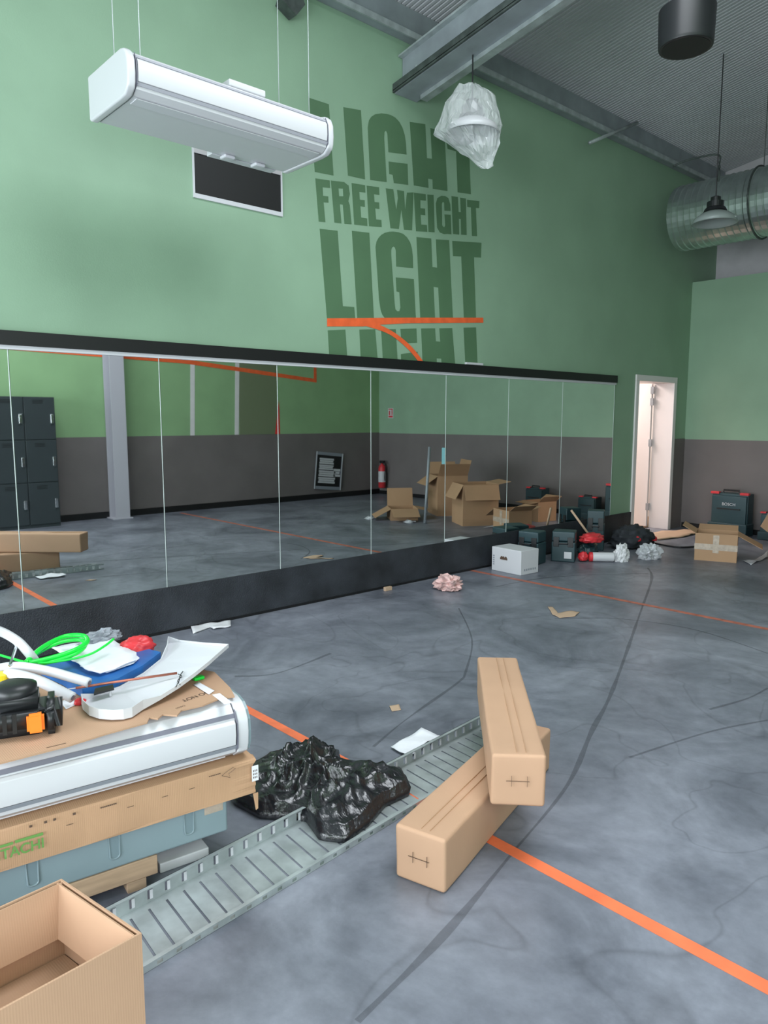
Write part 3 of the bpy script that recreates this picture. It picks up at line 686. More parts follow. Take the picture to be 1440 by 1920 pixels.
MB().lathe([(0.045, 0), (0.05, 0.01), (0.05, 0.22), (0.045, 0.23)], n=20, M=Matrix.Rotation(R(90), 4, 'Y')).build('roll', M['white'], t, smooth=False)
MB().lathe([(0.03, -0.04), (0.052, -0.03), (0.052, 0.002)], n=20, M=Matrix.Rotation(R(90), 4, 'Y')).build('cap', M['red'], t)
blob('plastic_wrap', M['foam'], (-4.10, 7.22, 0.06), (0.07, 0.10, 0.12), 11, 0.35, label='white crumpled plastic between the roll and the dark tool bag', cat='plastic wrap', smooth=False)
blob('plastic_wrap', M['frost'], (-3.98, 7.60, 0.05), (0.11, 0.15, 0.11), 15, 0.4, label='clear crumpled film trailing on the floor before the dark tool bag', cat='plastic wrap', smooth=False)
t = thing('tool_bag', 'dark canvas tool bag with red spots before the door end of the plinth', 'bag', (-4.50, 8.15, 0))
blob('bag_body', M['darkcloth'], (-4.50, 8.15, 0.10), (0.20, 0.34, 0.15), 21, 0.35, t)
blob('red_pocket', M['red'], (-4.35, 8.02, 0.12), (0.035, 0.045, 0.04), 22, 0.2, t, sub=3)
blob('red_pocket', M['red'], (-4.32, 8.36, 0.09), (0.03, 0.04, 0.035), 23, 0.2, t, sub=3)
blob('crumpled_sheet', M['frost'], (-4.68, 8.72, 0.06), (0.12, 0.17, 0.07), 31, 0.5, label='small pale crumpled sheet at the near foot of the white door', cat='plastic wrap', smooth=False)
def sheet(name, label, cat, pix, m, z=0.002, th=0.0015, curl=0.02, seed=0, parent=None):
    P_ = [at(*q, z=z) for q in pix]; c_ = sum(P_, Vector())/len(P_)
    mb = MB(); bm_ = mb.bm
    vs = [bm_.verts.new(q) for q in P_]; bm_.faces.new(vs)
    bmesh.ops.triangulate(bm_, faces=bm_.faces[:])
    bmesh.ops.subdivide_edges(bm_, edges=bm_.edges[:], cuts=5, use_grid_fill=True)
    for v in bm_.verts:
        r_ = (v.co - c_).length
        v.co.z += abs(noise.noise(v.co*7+Vector((seed, 0, 0))))*curl + curl*0.6*min(1, r_*3)*max(0, noise.noise(v.co*3+Vector((0, seed, 0))))
    o = mb.build(name, m, parent, world=parent is not None, smooth=True)
    s_ = o.modifiers.new('thickness', 'SOLIDIFY'); s_.thickness = th; s_.offset = 1
    if label: tag(o, label, cat)
    return o
sheet('cardboard_strip', 'pale torn cardboard strip on the floor from the doorway to the taped carton', 'cardboard', [(1205, 1003), (1240, 998), (1282, 996), (1310, 992), (1312, 1000), (1280, 1008), (1235, 1013)], M['skin'], curl=0.03, seed=2, th=0.01)
tag(MB().tube(smoothcurve([at(1206, 1012, z=.012), at(1235, 1020, z=.012), at(1275, 1026, z=.012), at(1312, 1024, z=.012)], 8), 0.011, 6).build('black_cable', M['blackp'], smooth=True), 'black cable lying on the floor before the doorway', 'cable')
sheet('cardboard_scrap', 'small pale bent cardboard scrap on the open floor beyond the long cartons', 'cardboard', [(1027, 1138), (1036, 1138), (1046, 1150), (1072, 1146), (1087, 1148), (1078, 1156), (1050, 1159), (1036, 1153)], M['skin'], curl=0.02, seed=3)
blob('crumpled_paper', M['pink'], (-4.44, 4.83, 0.05), (0.13, 0.10, 0.08), 41, 0.5, label='pinkish crumpled paper on the floor near the plinth', cat='paper', smooth=False)
tag(MB().box((-4.80, 4.36, 0), (-4.77, 4.44, 0.035)).build('wood_chip', M['skin'], bevel=0.003), 'tiny yellowish wood chip at the foot of the plinth', 'wood chip')
sheet('white_strip', 'white torn strip lying at the foot of the plinth above the pile', 'scrap', [(358, 1177), (432, 1166), (433, 1176), (400, 1181), (394, 1177), (362, 1189)], M['foam'], curl=0.02, seed=6, th=0.008)
sheet('document_sheet', 'white printed sheet in film lying beside the cable tray', 'paper', [(733, 1400), (762, 1384), (790, 1370), (826, 1383), (775, 1414), (765, 1418), (742, 1406)], M['paper'], z=0.012, curl=0.04, seed=9)
sheet('tan_scrap', 'small tan scrap on the floor between the pile and the long cartons', 'scrap', [(730, 1325), (748, 1321), (752, 1331), (735, 1334)], M['skin'], curl=0.008, seed=12)
# far wall tool cases standing upright, with letters
def wall_case(x, label, letters, sx=1.0, sz=1.0):
    t = thing('tool_case', label, 'tool case', (x, 9.93, 0))
    MB().box((-0.235, -0.05, 0.10), (0.235, 0.13, 0.56)).build('case_base', M['teal'], t, bevel=0.014, seg=3)
    MB().box((-0.225, -0.085, 0.14), (0.225, -0.05, 0.53)).build('case_lid', M['teal'], t, bevel=0.012, seg=3)
    MB().box((-0.26, -0.11, 0.0), (0.25, 0.13, 0.17)).build('case_tray', M['teal'], t, bevel=0.014, seg=3)
    MB().box((-0.15, -0.10, 0.35), (0.15, -0.085, 0.365)).build('groove', M['black'], t)
    for x_ in (-0.20, 0.18): MB().box((x_-0.055, -0.06, 0.545), (x_+0.055, 0.0, 0.575)).build('latch', M['red'], t, bevel=0.003)
    MB().tube([(-0.10, -0.02, 0.555), (-0.10, -0.02, 0.60), (0.10, -0.02, 0.60), (0.10, -0.02, 0.555)], 0.012, 8).build('handle', M['blackp'], t)
    if letters: textmesh('lettering', letters, M['white'], t, frame((-0.085, -0.0875, 0.40), (1, 0, 0), (0, 0, 1)), 0.17, 0.038)
    t.scale = (sx, 1, sz)
    return t
wall_case(-4.08, 'dark teal tool case with white lettering standing upright against the far wall', 'BOSCH')
wall_case(-3.53, 'dark teal tool case against the far wall, cut by the right edge of the photo', None, 0.62, 0.62)
wall_case(-2.55, 'dark teal tool case against the far wall seen in the mirror above the taped carton', None, 0.7, 0.75)
tag(MB().box((-4.30, 9.70, 0.0), (-4.20, 9.78, 0.14)).build('yellow_box', M['yellow'], bevel=0.004), 'small yellow box before the lettered tool case', 'box')
# long loop of film behind taped carton
sheet('clear_film', 'strip of clear film on the floor right of the taped carton', 'plastic wrap', [(1392, 1053), (1408, 1060), (1440, 1046), (1440, 1036), (1415, 1050)], M['frost'], curl=0.03, seed=14)

# ================================================================== REFLECTED: column, lockers, frame, extinguisher, sign
t = thing('steel_column', 'grey steel column at the opposite wall, seen in the mirror beside the lockers', 'column', (1.45, 4.63, 0))
c_ = MB(); c_.box((-0.13, -0.11, 0), (-0.115, 0.11, 5.8)); c_.box((0.115, -0.11, 0), (0.13, 0.11, 5.8)); c_.box((-0.115, -0.006, 0), (0.115, 0.006, 5.8)); c_.build('column_shaft', M['pillar'], t)
MB().box((-0.145, -0.15, 0), (0.145, 0.15, 0.015)).build('base_plate', M['pillar'], t)
FX, LW = 1.22, 0.42
for c_i, lab in enumerate(['dark grey locker column nearest the steel column in the mirror', 'dark grey locker column, second from the steel column in the mirror', 'dark grey locker column, third from the steel column, at the left edge of the mirror']):
    y1 = 3.66 - c_i*LW; y0 = y1 - LW
    t = thing('locker', lab, 'locker', (FX, (y0+y1)/2, 0), 0, 'lockers')
    MB().box((0.0, -LW/2+0.001, 0), (0.375, LW/2-0.001, 1.84)).build('locker_body', M['locker'], t)
    for k_ in range(3):
        z0 = 0.05 + k_*0.60
        dr_ = MB().box((-0.015, -LW/2+0.008, z0), (0.0, LW/2-0.008, z0+0.585)).build('locker_door', M['locker'], t, bevel=0.003)
        MB().box((-0.035, LW/2-0.07, z0+0.22), (-0.015, LW/2-0.03, z0+0.35)).build('latch', M['chrome'], dr_, bevel=0.004)
        dn = MB()
        for q in range(3): dn.box((-0.0165, -0.09, z0+0.50+q*0.02), (-0.0149, 0.05, z0+0.507+q*0.02))
        dn.build('vent_slots', M['black'], dr_)
t = thing('poster_frame', 'tilted poster frame with white text on the opposite dark wall, seen in the mirror', 'frame', (OX-0.03, 8.85, 0.53), rot=(R(-6), 0, 0))
MB().box((0, -0.30, -0.34), (0.012, 0.30, 0.34)).build('poster', M['black'], t)
fr = MB(); 
for a_, b_ in (((-.008, -.32, -.36), (.012, -.30, .36)), ((-.008, .30, -.36), (.012, .32, .36)), ((-.008, -.30, .30), (.012, .30, .36)), ((-.008, -.30, -.36), (.012, .30, -.30))): fr.box(a_, b_)
fr.build('frame_rim', M['seam2'], t)
rim = MB(); rim.box((-.012, -.325, -.36), (-.008, -.312, .36)); rim.box((-.012, .312, -.36), (-.008, .325, .36)); rim.build('bright_edge', M['white'], t)
tx = MB()
for (y0, y1, z0, z1) in ((-0.24, 0.10, 0.14, 0.24), (-0.24, 0.10, 0.03, 0.11), (-0.24, 0.16, -0.10, 0.0), (-0.24, 0.16, -0.23, -0.13), (0.12, 0.28, -0.09, 0.05)):
    n_ = 3
    for q in range(n_): tx.box((-0.003, y0+0.01*(q % 2), z0-.01+(z1-z0+.02)*q/n_), (-0.0005, y1+0.01-0.015*(q % 2), z0-.01+(z1-z0+.02)*(q+0.86)/n_))
tx.build('text_lines', M['white'], t)
t = thing('fire_extinguisher', 'red fire extinguisher with white label by the corner, seen in the mirror', 'fire extinguisher', (1.38, 10.08, 0.14))
MB().lathe([(0.06, 0.0), (0.075, 0.015), (0.075, 0.40), (0.06, 0.45), (0.025, 0.48), (0.025, 0.50)], n=24).build('cylinder', M['red'], t, smooth=True)
MB().lathe([(0.0765, 0.12), (0.0768, 0.14), (0.0768, 0.33), (0.0765, 0.34)], n=24).build('label_band', M['white'], t)
MB().box((-0.06, -0.03, 0.50), (0.05, 0.03, 0.555)).build('valve', M['blackp'], t, bevel=0.005)
MB().tube(smoothcurve([(-0.05, 0, 0.53), (-0.12, -0.01, 0.45), (-0.10, -0.02, 0.25), (-0.085, 0, 0.15)], 6), 0.010, 6).build('hose', M['blackp'], t)
t = thing('fire_sign', 'small white and red fire sign on the green wall, seen in the mirror', 'sign', (1.25, FY, 1.65))
MB().box((-0.075, -0.004, -0.10), (0.075, 0, 0.10)).build('sign_plate', M['white'], t)
s_ = MB(); s_.box((-0.06, -0.006, -0.085), (0.06, -0.004, -0.05)); s_.box((-0.055, -0.006, -0.04), (-0.03, -0.004, 0.07)); s_.box((-0.06, -0.006, 0.07), (0.06, -0.004, 0.09)); s_.box((0.015, -0.006, -0.04), (0.05, -0.004, 0.05))
s_.build('sign_symbol', M['red'], t)

# ================================================================== CABLE TRAY
t = thing('cable_tray', 'perforated galvanised steel cable tray lying on the floor beside the pile', 'cable tray', (-1.822, 0.64, 0.001), R(5.6))
TW, TL = 0.265, 2.28
tb = MB()
tb.box((-TW, 0, 0), (-TW+0.03, TL, 0.002)); tb.box((-0.03, 0, 0), (0, TL, 0.002))

y_ = 0.0
while y_ < TL-0.03:
    tb.prism([(-TW+.03, y_+0.035, 0), (-0.03, y_, 0), (-0.03, y_+0.054, 0), (-TW+.03, y_+0.089, 0)], (0, 0, 0.002)); y_ += 0.0625
tb.build('perforated_base', M['galv'], t)
for x_, hh in ((-TW, 0.058), (0, 0.022)):
    s_ = MB(); s_.box((x_-0.001, 0, 0), (x_+0.001, TL, hh*0.2)); s_.box((x_-0.001, 0, hh*0.75), (x_+0.001, TL, hh)); s_.box((x_-0.001, 0, hh-0.002), (x_+(0.014 if x_ < 0 else -0.014), TL, hh))
    y_ = 0
    while y_ < TL-0.05: s_.box((x_-0.001, y_, hh*0.2), (x_+0.001, y_+0.044, hh*0.75)); y_ += 0.0625
    s_.build('side_rail', M['galv'], t)
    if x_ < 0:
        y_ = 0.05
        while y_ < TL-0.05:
            MB().box((x_+0.004, y_, 0.014), (x_+0.006, y_+0.010, 0.044)).build('glint_tab', M['offw'], t); y_ += 0.0625  # pale tabs stand in for light glints along the rail
# ================================================================== BLACK BAG
out = [(-2.60, 1.50), (-2.66, 1.72), (-2.58, 1.90), (-2.46, 1.98), (-2.38, 1.90), (-2.30, 1.98), (-2.14, 2.07), (-2.03, 2.00), (-2.03, 1.86), (-1.97, 1.72), (-1.94, 1.58), (-2.02, 1.52), (-2.16, 1.56), (-2.30, 1.44), (-2.46, 1.42)]
cx_, cy_ = -2.30, 1.72
mb = MB(); bm_ = mb.bm
NA, NR = 120, 36; ctr = None; rings = []
pl = [Vector((a_, b_, 0)) for a_, b_ in out]
def outr(th_):
    best = 0.3; d = Vector((math.cos(th_), math.sin(th_), 0))
    for i in range(len(pl)):
        a_, b_ = pl[i] - Vector((cx_, cy_, 0)), pl[(i+1) % len(pl)] - Vector((cx_, cy_, 0))
        e = b_ - a_; den = d.x*e.y - d.y*e.x
        if abs(den) < 1e-9: continue
        s0 = (a_.x*e.y - a_.y*e.x)/den; u0 = (a_.x*d.y - a_.y*d.x)/den
        if s0 > 0 and 0 <= u0 <= 1: best = s0
    return best
for j in range(1, NR+1):
    ring = []
    for k_ in range(NA):
        th_ = 2*math.pi*k_/NA; r_ = outr(th_)*j/NR
        x_, y_ = cx_+r_*math.cos(th_), cy_+r_*math.sin(th_); q = j/NR
        v1 = 1-abs(noise.noise(Vector((x_*6.0, y_*6.0, 1.3))))*2.0; v2 = 1-abs(noise.noise(Vector((x_*14, y_*14, 4.3)))) * 2.0
        z_ = 0.060 + (1-q**2.2)*(0.012 + 0.055*max(0, v1)**2 + 0.045*max(0, v2)**2) + 0.05*math.exp(-((x_+2.48)**2+(y_-1.80)**2)/0.02)*(1-q**4)
        if q > 0.97: z_ *= 0.55
        ring.append(bm_.verts.new((x_, y_, z_)))
    rings.append(ring)
c0 = bm_.verts.new((cx_, cy_, 0.10))
for k_ in range(NA): bm_.faces.new((c0, rings[0][k_], rings[0][(k_+1) % NA]))
for a_, b_ in zip(rings, rings[1:]):
    for k_ in range(NA): bm_.faces.new((a_[k_], a_[(k_+1) % NA], b_[(k_+1) % NA], b_[k_]))
base = [bm_.verts.new((v.co.x*0.985+cx_*0.015, v.co.y*0.985+cy_*0.015, 0.003 if v.co.x < -2.28 or v.co.x > -1.9 else 0.003)) for v in rings[-1]]
for k_ in range(NA): bm_.faces.new((rings[-1][k_], rings[-1][(k_+1) % NA], base[(k_+1) % NA], base[k_]))
bag = mb.build('plastic_sheet', M['bin'], smooth=True)
tag(bag, 'crumpled glossy black plastic sheet lying over the cable tray beside the pile', 'plastic sheet')

# ================================================================== PILE
PO = Vector((-2.159, 1.228, 0)); PA = R(-7.3)
def pile_thing(name, label, cat, lx, ly, z, group=None, extra=0):
    M0 = Matrix.Translation(PO) @ Matrix.Rotation(PA, 4, 'Z')
    p_ = M0 @ Vector((lx, ly, z)); return thing(name, label, cat, p_, PA+extra, group)
# timber and foam underneath
t = pile_thing('timber_block', 'rough wooden block under the front of the blue-grey casing', 'timber', -0.06, -0.45, 0)
MB().box((-0.15, -0.30, 0.035), (0.06, 0.20, 0.10)).build('top_board', M['wood'], t, bevel=0.003)
MB().box((-0.10, 0.10, 0), (0.06, 0.16, 0.035)).build('foot', M['wood'], t)
MB().box((-0.10, -0.28, 0), (0.06, -0.20, 0.035)).build('foot', M['wood'], t)
t = pile_thing('timber_block', 'wooden bearer hidden under the back of the casing', 'timber', -0.42, -0.5, 0)
MB().box((-0.1, -0.4, 0), (0.1, 0.4, 0.10)).build('bearer', M['wood'], t)
t = pile_thing('foam_block', 'white foam slab on the floor beside the wooden block', 'foam', -0.06, -0.13, 0)
MB().box((-0.18, -0.10, 0), (0.015, 0.075, 0.035)).build('foam_slab', M['foam'], t, bevel=0.004)
# casing
t = pile_thing('outdoor_unit', 'blue-grey sheet metal casing with pressed oval slots at the bottom of the pile', 'casing', 0, 0, 0.10)
MB().box((-0.50, -1.5, 0), (0, 0, 0.132)).build('casing', M['casing'], t, bevel=0.010, seg=3)
for yy in (-0.14, -0.385, -0.625, -0.87, -1.11):
    s_ = MB(); ring = []
    for k_ in range(24):
        a_ = 2*math.pi*k_/24; cy0 = 0.012*math.cos(a_); cz0 = 0.012*math.sin(a_) + (0.045 if math.sin(a_) > 0 else -0.030)
        ring.append((0.001, yy+cy0*1.35, 0.078+cz0))
    s_.tube(ring, 0.0035, 6, closed=True); s_.build('slot_rim', M['casing'], t, smooth=True)
    MB().prism([(0.0004, p_[1], p_[2]) for p_ in ring], (0.0008, 0, 0)).build('slot', M['casing2'], t)
MB().box((0.0003, -0.085, 0.085), (0.0012, -0.018, 0.128)).build('clear_pocket', M['tapeb'], t)
# long box HITACHI
t = pile_thing('long_carton', 'flat brown carton with green HITACHI print between casing and air conditioner', 'box', 0.04, 0.088, 0.2335)
b_ = MB().box((-0.56, -1.6, 0), (0, 0, 0.128))
bmesh.ops.subdivide_edges(b_.bm, edges=b_.bm.edges[:], cuts=16, use_grid_fill=True)
for v in b_.bm.verts:
    if v.co.x > -0.01 and 0.004 < v.co.z < 0.124: v.co.x += noise.noise(v.co*9)*0.004
    if v.co.y > -0.06 and 0.004 < v.co.z < 0.124: v.co.x += noise.noise(v.co*40)*0.014; v.co.y += noise.noise(v.co*35+Vector((3, 0, 0)))*0.02
b_.build('carton_body', M['carton'], t)
F1 = lambda y_, z_: frame((0.0095, y_, z_), (0, 1, 0), (0, 0, 1))
textmesh('lettering', 'HITACHI', M['hgreen'], t, F1(-0.835, 0.040), 0.150, 0.032, bold=0.02)
g_ = MB(); g_.box((0.007, -0.835, 0.078), (0.0095, -0.765, 0.085)); g_.box((0.007, -0.76, 0.079), (0.0095, -0.685, 0.087)); g_.build('green_bar', M['hgreen'], t)
dm = MB()
for y_ in (-0.72, -0.68, -0.655, -0.60): dm.box((0.0062, y_, 0.112), (0.0070, y_+0.008, 0.119))
for i in range(9): dm.box((0.0062, -0.52+i*0.0055, 0.108), (0.0070, -0.516+i*0.0055, 0.112))
for i in range(7): dm.box((0.0062, -0.17+i*0.006, 0.108), (0.0070, -0.166+i*0.006, 0.111))
for y0 in (-0.62, -0.44, -0.33, -0.24): dm.box((0.0062, y0, 0.085), (0.0070, y0+0.02, 0.0865))
dm.tube([(0.007, -0.125, 0.10), (0.007, -0.095, 0.085), (0.007, -0.100, 0.10), (0.007, -0.075, 0.112), (0.007, -0.085, 0.118), (0.007, -0.11, 0.108), (0.007, -0.125, 0.10)], 0.0008, 4)
dm.build('printed_marks', M['ink'], t)
l_ = MB().box((0.012, -0.018, 0.05), (0.014, 0.006, 0.105)).build('paper_label', M['paper'], t)
dd = MB(); [dd.box((0.014, -0.014+0.006*(i % 3), 0.06+0.012*(i//3)), (0.0145, -0.011+0.006*(i % 3), 0.067+0.012*(i//3))) for i in range(9)]; dd.build('label_print', M['ink'], l_)
MB().prism([(0.004, -0.012, 0.0), (0.004, 0.006, 0.0), (0.008, 0.003, -0.055), (0.006, -0.004, -0.06)], (0.004, 0, 0)).build('torn_flap', M['carton'], t)
# AC unit on the pile
t = pile_thing('air_conditioner', 'white air conditioner body with dark seams lying in the middle of the pile', 'air conditioner', 0.045, 0.07-1.31, 0.368)
ac_unit(t, 1.31, 0.50, 0.20, True)
ZT = 0.368 + 0.20 + 0.007
# cardboard on top
def poly_th(name, m, pix, z, th, parent): 
    return MB().prism([at(*q, z=z) for q in pix], (0, 0, th)).build(name, m, parent, world=True)
t = thing('cardboard_sheet', 'torn flattened cardboard lying on top of the air conditioner under the tools', 'cardboard', at(250, 1330, z=ZT))
poly_th('sheet', M['carton2'], [(-40, 1444), (60, 1418), (130, 1400), (200, 1378), (276, 1357), (280, 1348), (296, 1350), (305, 1342), (332, 1344), (340, 1334), (380, 1325), (412, 1312), (440, 1308), (432, 1292), (415, 1275), (402, 1262), (380, 1258), (200, 1240), (-40, 1290)], ZT, 0.005, t)
def flatM(px, py, px2, py2, z):
    o_ = at(px, py, z=z); e_ = (at(px2, py2, z=z)-o_).normalized(); return MW_inv(t) @ frame(o_, e_, Vector((0, 0, 1)).cross(e_))
def MW_inv(t): return MW[t].inverted()
textmesh('lettering', 'DO NOT', M['ink'], t, flatM(388, 1296, 318, 1320, ZT+0.0055), 0.11, 0.022, bold=0.02)
textmesh('lettering', 'CARGO', M['ink'], t, flatM(345, 1322, 322, 1330, ZT+0.0055), 0.035, 0.010)
pm = MB()
for i in range(16): 
    q = at(88+i*2.3, 1402-i*0.55, z=ZT+0.0052); pm.box((q.x-0.002, q.y-0.001, q.z), (q.x+0.002, q.y+0.001, q.z+0.0006))
pm.build('printed_marks', M['ink'], t, world=True)
ZS = ZT + 0.0056
# shipping label
t = tag(MB().prism([at(*q, z=ZS) for q in ((398, 1303), (412, 1300), (436, 1318), (420, 1320))], (0, 0, 0.0008)).build('sticker', M['paper']), 'white barcode sticker on the right corner of the cardboard sheet', 'sticker')
# blue folder
t = thing('blue_folder', 'blue plastic folder lying under the papers on the pile', 'folder', at(220, 1270, z=ZS))
poly_th('cover', M['blue'], [(70, 1262), (118, 1285), (155, 1308), (176, 1302), (222, 1287), (268, 1262), (302, 1236), (278, 1230), (210, 1228), (120, 1236)], ZS+0.001, 0.030, t)
poly_th('black_buckle', M['blackp'], [(176, 1304), (178, 1294), (212, 1286), (214, 1294)], ZS+0.0315, 0.006, t)
ZB = ZS + 0.034
# papers
sheet('paper_stack', 'white printed paper sheets curled on the blue folder', 'paper', [(96, 1216), (150, 1208), (198, 1196), (228, 1212), (256, 1226), (256, 1240), (215, 1256), (188, 1264), (166, 1260), (130, 1238)], M['paper'], z=ZB+0.008, curl=0.014, seed=21, th=0.004)
sheet('paper_sheet', 'single white sheet sliding out below the curled papers', 'paper', [(150, 1250), (250, 1226), (262, 1236), (250, 1246), (200, 1262)], M['paper'], z=ZB+0.001, curl=0.006, seed=23)
blob('grey_wrap', M['seam2'], at(188, 1198, z=ZB+0.02), (0.03, 0.08, 0.035), 51, 0.5, label='grey crumpled wrap behind the papers', cat='plastic wrap', smooth=False)
# red pouch
blob('red_pouch', M['red'], at(258, 1216, z=ZS+0.028), (0.050, 0.070, 0.050), 61, 0.18, label='red rounded pouch at the back of the pile beside the papers', cat='pouch')
# green hose
def A(px, py, z): return at(px, py, z=z)
zg = ZB+0.045
c1 = [A(45, 1246, zg), A(75, 1222, zg+.01), (A(115, 1204, zg+.02)), A(150, 1200, zg+.02), A(160, 1210, zg+.015), A(142, 1226, zg+.01), A(100, 1240, zg), A(60, 1247, zg)]
c2 = [A(48, 1243, zg+.012), A(80, 1214, zg+.025), A(120, 1194, zg+.03), A(155, 1192, zg+.03), A(163, 1204, zg+.026), A(138, 1220, zg+.02), A(95, 1234, zg+.012), A(55, 1243, zg+.012)]
c3 = [A(-20, 1222, zg), A(20, 1234, zg), A(60, 1243, zg+.006), A(110, 1240, zg+.004), A(165, 1228, zg+.01), A(195, 1212, zg+.02), A(213, 1198, zg+.03)]
t = thing('green_hose', 'bright green hose coiled in loops over the pile at left', 'hose', A(100, 1240, ZB))
for cc, r_ in ((c1, 0.0075), (c2, 0.0095), (c3, 0.0045)): MB().tube(smoothcurve(cc, 8), r_, 8).build('hose_loop', M['neon'], t, world=True, smooth=True)
# white pipes
zp = ZS + 0.075
def pipe(label, pts, r_, name='white_pipe'):
    t = thing(name, label, 'pipe', pts[-1])
    MB().tube(smoothcurve(pts, 8), r_, 14).build('pipe_body', M['white'], t, world=True, smooth=True)
    e = (Vector(pts[-1])-Vector(pts[-2])).normalized()
    MB().tube([Vector(pts[-1])-e*0.001, Vector(pts[-1])+e*0.0012], r_*0.5, 12).build('pipe_bore', M['seam'], t, world=True)
pipe('white insulated pipe curving right over the blue folder, upper of the two', [A(-20, 1262, zp), A(5, 1252, zp+.01), A(40, 1250, zp+.015), A(90, 1258, zp+.01), A(130, 1269, zp), A(167, 1280, zp-0.015)], 0.0165)
pipe('white insulated pipe with open end pointing at the cardboard, lower of the two', [A(15, 1262, zp), A(45, 1268, zp+.012), A(80, 1280, zp), A(108, 1294, zp-.02), A(136, 1308, zp-.04)], 0.0180)
pipe('thick white conduit arching up at the left edge of the photo', [A(-40, 1180, .80), A(-5, 1182, .78), A(30, 1200, .74), A(52, 1222, .70), A(66, 1240, .655)], 0.0165)
# copper tube
t = thing('copper_pipe', 'thin reddish copper tube lying across the blue folder', 'pipe', A(230, 1275, ZB))
MB().tube([A(142, 1290, ZB+.012), A(200, 1281, ZB+.016), A(332, 1262, ZB+.020)], 0.0045, 8).build('tube', M['copper'], t, world=True, smooth=True)
MB().tube([A(128, 1292, ZB+.012), A(143, 1290, ZB+.012)], 0.002, 8).build('tip', M['white'], t, world=True)
# white plastic cover (dish with rim)
t = thing('plastic_cover', 'white plastic end cover lying open side up on the cardboard', 'cover', A(280, 1300, ZS))
def cz(px): return ZS + 0.006 + max(0, (px-260)/170.0)**1.3*0.075
ol = [(153, 1318), (156, 1330), (168, 1341), (186, 1347), (210, 1349), (232, 1348), (248, 1344), (268, 1330), (300, 1312), (335, 1290), (365, 1268), (392, 1246), (412, 1228), (428, 1214), (380, 1209), (335, 1204), (316, 1206), (314, 1222), (302, 1240), (270, 1266), (225, 1292), (180, 1306)]
bp_ = [A(a_, b_, cz(a_)) for a_, b_ in ol]
mb = MB(); bm_ = mb.bm; vs = [bm_.verts.new(p_) for p_ in bp_]; fc = bm_.faces.new(vs); bmesh.ops.triangulate(bm_, faces=[fc])
o = mb.build('cover_base', M['offw'], t, world=True); s_ = o.modifiers.new('thickness', 'SOLIDIFY'); s_.thickness = 0.003; s_.offset = 0
mb = MB(); bm_ = mb.bm; n_ = len(bp_)
lo_ = [bm_.verts.new(p_) for p_ in bp_]; hi_ = []
for i, p_ in enumerate(bp_):
    hh = 0.032 if i < 8 else (0.014 if i < 14 else (0.010 if i < 16 else 0.030 if i < 18 else 0.010))
    hi_.append(bm_.verts.new(p_ + Vector((0, 0, hh))))
for i in range(n_): bm_.faces.new((lo_[i], lo_[(i+1) % n_], hi_[(i+1) % n_], hi_[i]))
o = mb.build('cover_rim', M['white'], t, world=True, smooth=False); s_ = o.modifiers.new('thickness', 'SOLIDIFY'); s_.thickness = 0.003; s_.offset = 0
MB().lathe([(0.004, 0), (0.004, 0.02)], A(207, 1305, ZS+0.01), 10).build('peg', M['white'], t, world=True)
t = thing('cable_ties', 'small black bits lying inside the white plastic cover', 'cable tie', A(335, 1275, cz(335)+.004))
zz = cz(335)+.012
MB().tube(smoothcurve([A(343, 1259, zz), A(338, 1266, zz), A(336, 1276, zz), A(330, 1288, zz)], 5), 0.0018, 6).build('tie', M['blackp'], t, world=True)
MB().tube(smoothcurve([A(334, 1264, zz), A(341, 1268, zz), A(333, 1276, zz), A(338, 1284, zz)], 5), 0.0014, 6).build('tie', M['blackp'], t, world=True)
sheet('label_strip', 'white label strip on the cardboard behind the plastic cover', 'sticker', [(362, 1284), (372, 1279), (402, 1296), (392, 1303)], M['paper'], z=ZS+.001, curl=0.002, seed=33)
tag(MB().box(A(372, 1274, ZS)-Vector((.012, .02, 0)), A(372, 1274, ZS)+Vector((.012, .02, .012))).build('green_clip', M['neon'], bevel=0.003), 'small bright green clip behind the right end of the plastic cover', 'clip')
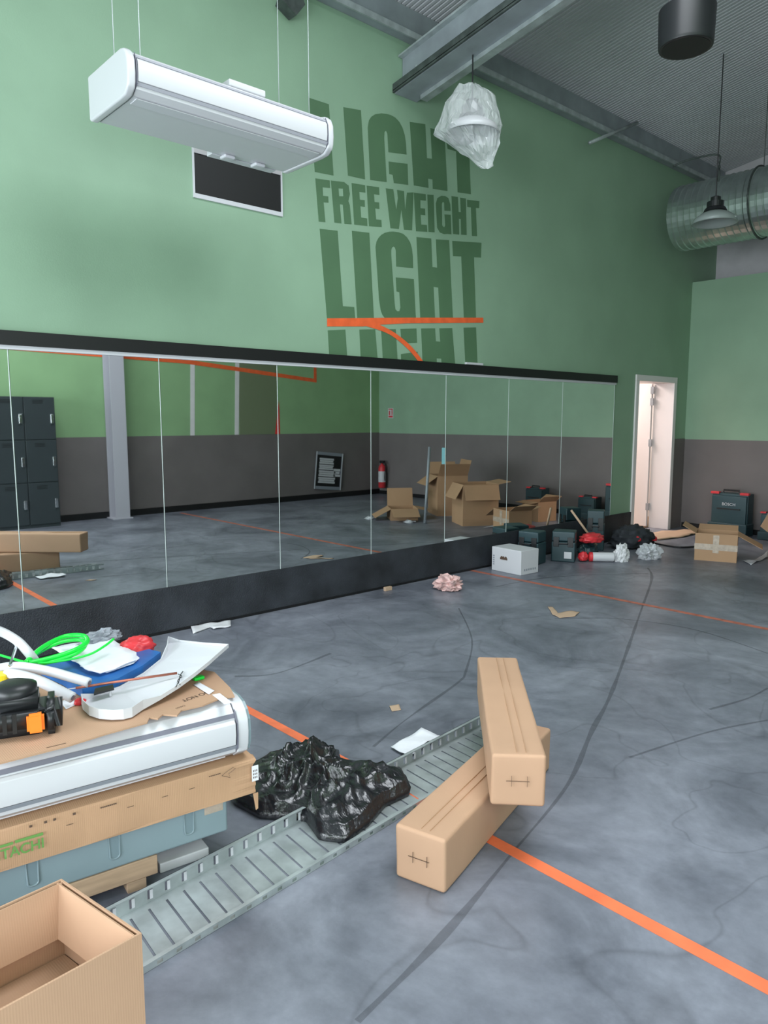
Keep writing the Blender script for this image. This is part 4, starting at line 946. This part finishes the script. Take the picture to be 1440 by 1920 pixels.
# power tool
pc = A(45, 1372, ZS)
t = thing('power_tool', 'black power tool with an orange battery button lying at the left on the cardboard', 'power tool', pc, R(-20))
mb = MB().box((-0.085, -0.16, 0), (0.055, 0.065, 0.095)); bmesh.ops.bevel(mb.bm, geom=mb.bm.edges[:], offset=0.028, segments=4, affect='EDGES'); mb.build('motor_body', M['blackp'], t, smooth=True)
mb = MB().box((-0.07, 0.04, 0.0), (0.058, 0.092, 0.080)); bmesh.ops.bevel(mb.bm, geom=mb.bm.edges[:], offset=0.018, segments=4, affect='EDGES'); mb.build('battery', M['blackp'], t, smooth=True)
mb = MB().box((0.045, 0.012, 0.016), (0.066, 0.052, 0.066)); bmesh.ops.bevel(mb.bm, geom=mb.bm.edges[:], offset=0.006, segments=2, affect='EDGES'); mb.build('battery_button', M['orangep'], t, smooth=False)
rb = MB()
for i in range(6): rb.box((0.052, -0.13+i*0.022, 0.02), (0.058, -0.12+i*0.022, 0.07))
rb.build('cooling_ribs', M['black'], t)
MB().lathe([(0.05, 0), (0.055, 0.01), (0.055, 0.03), (0.03, 0.04)], (-0.03, -0.02, 0.085), 20).build('gear_head', M['blackp'], t, smooth=True)
t.scale = (1.2, 1.2, 1.2)
# yellow tape roll, wrench, bottle of bits
t = thing('tape_roll', 'yellow roll of tape at the left edge behind the power tool', 'tape', A(0, 1290, ZS+.03), 0)
MB().lathe([(0.012, 0), (0.030, 0), (0.030, 0.05), (0.012, 0.05)], n=24).build('roll', M['yellow'], t, smooth=False)
t = thing('spanner', 'steel spanner standing upright among the hoses at the left edge', 'spanner', A(26, 1245, ZB+.02))
p0, p1 = A(18, 1248, ZB+.065), A(32, 1208, ZB+.11)
MB().tube([p0, p1], 0.0055, 6).build('shank', M['chrome'], t, world=True)
ring = [p1 + Vector((0.008*math.cos(a_/12*2*math.pi)*0.7, 0.008*math.cos(a_/12*2*math.pi)*0.7, 0.008*math.sin(a_/12*2*math.pi))) for a_ in range(12)]
MB().tube(ring, 0.004, 6, closed=True).build('ring_end', M['chrome'], t, world=True)
sheet('leaflet', 'white leaflet under the pipe end beside the power tool', 'paper', [(112, 1316), (136, 1309), (146, 1320), (124, 1330)], M['paper'], z=ZS+.001, curl=0.002, seed=44)
blob('plastic_stopper', M['red'], A(150, 1316, ZS+.008), (0.014, 0.02, 0.014), 71, 0.2, sub=3, label='small dark red stopper between the pipe end and the plastic cover', cat='stopper')
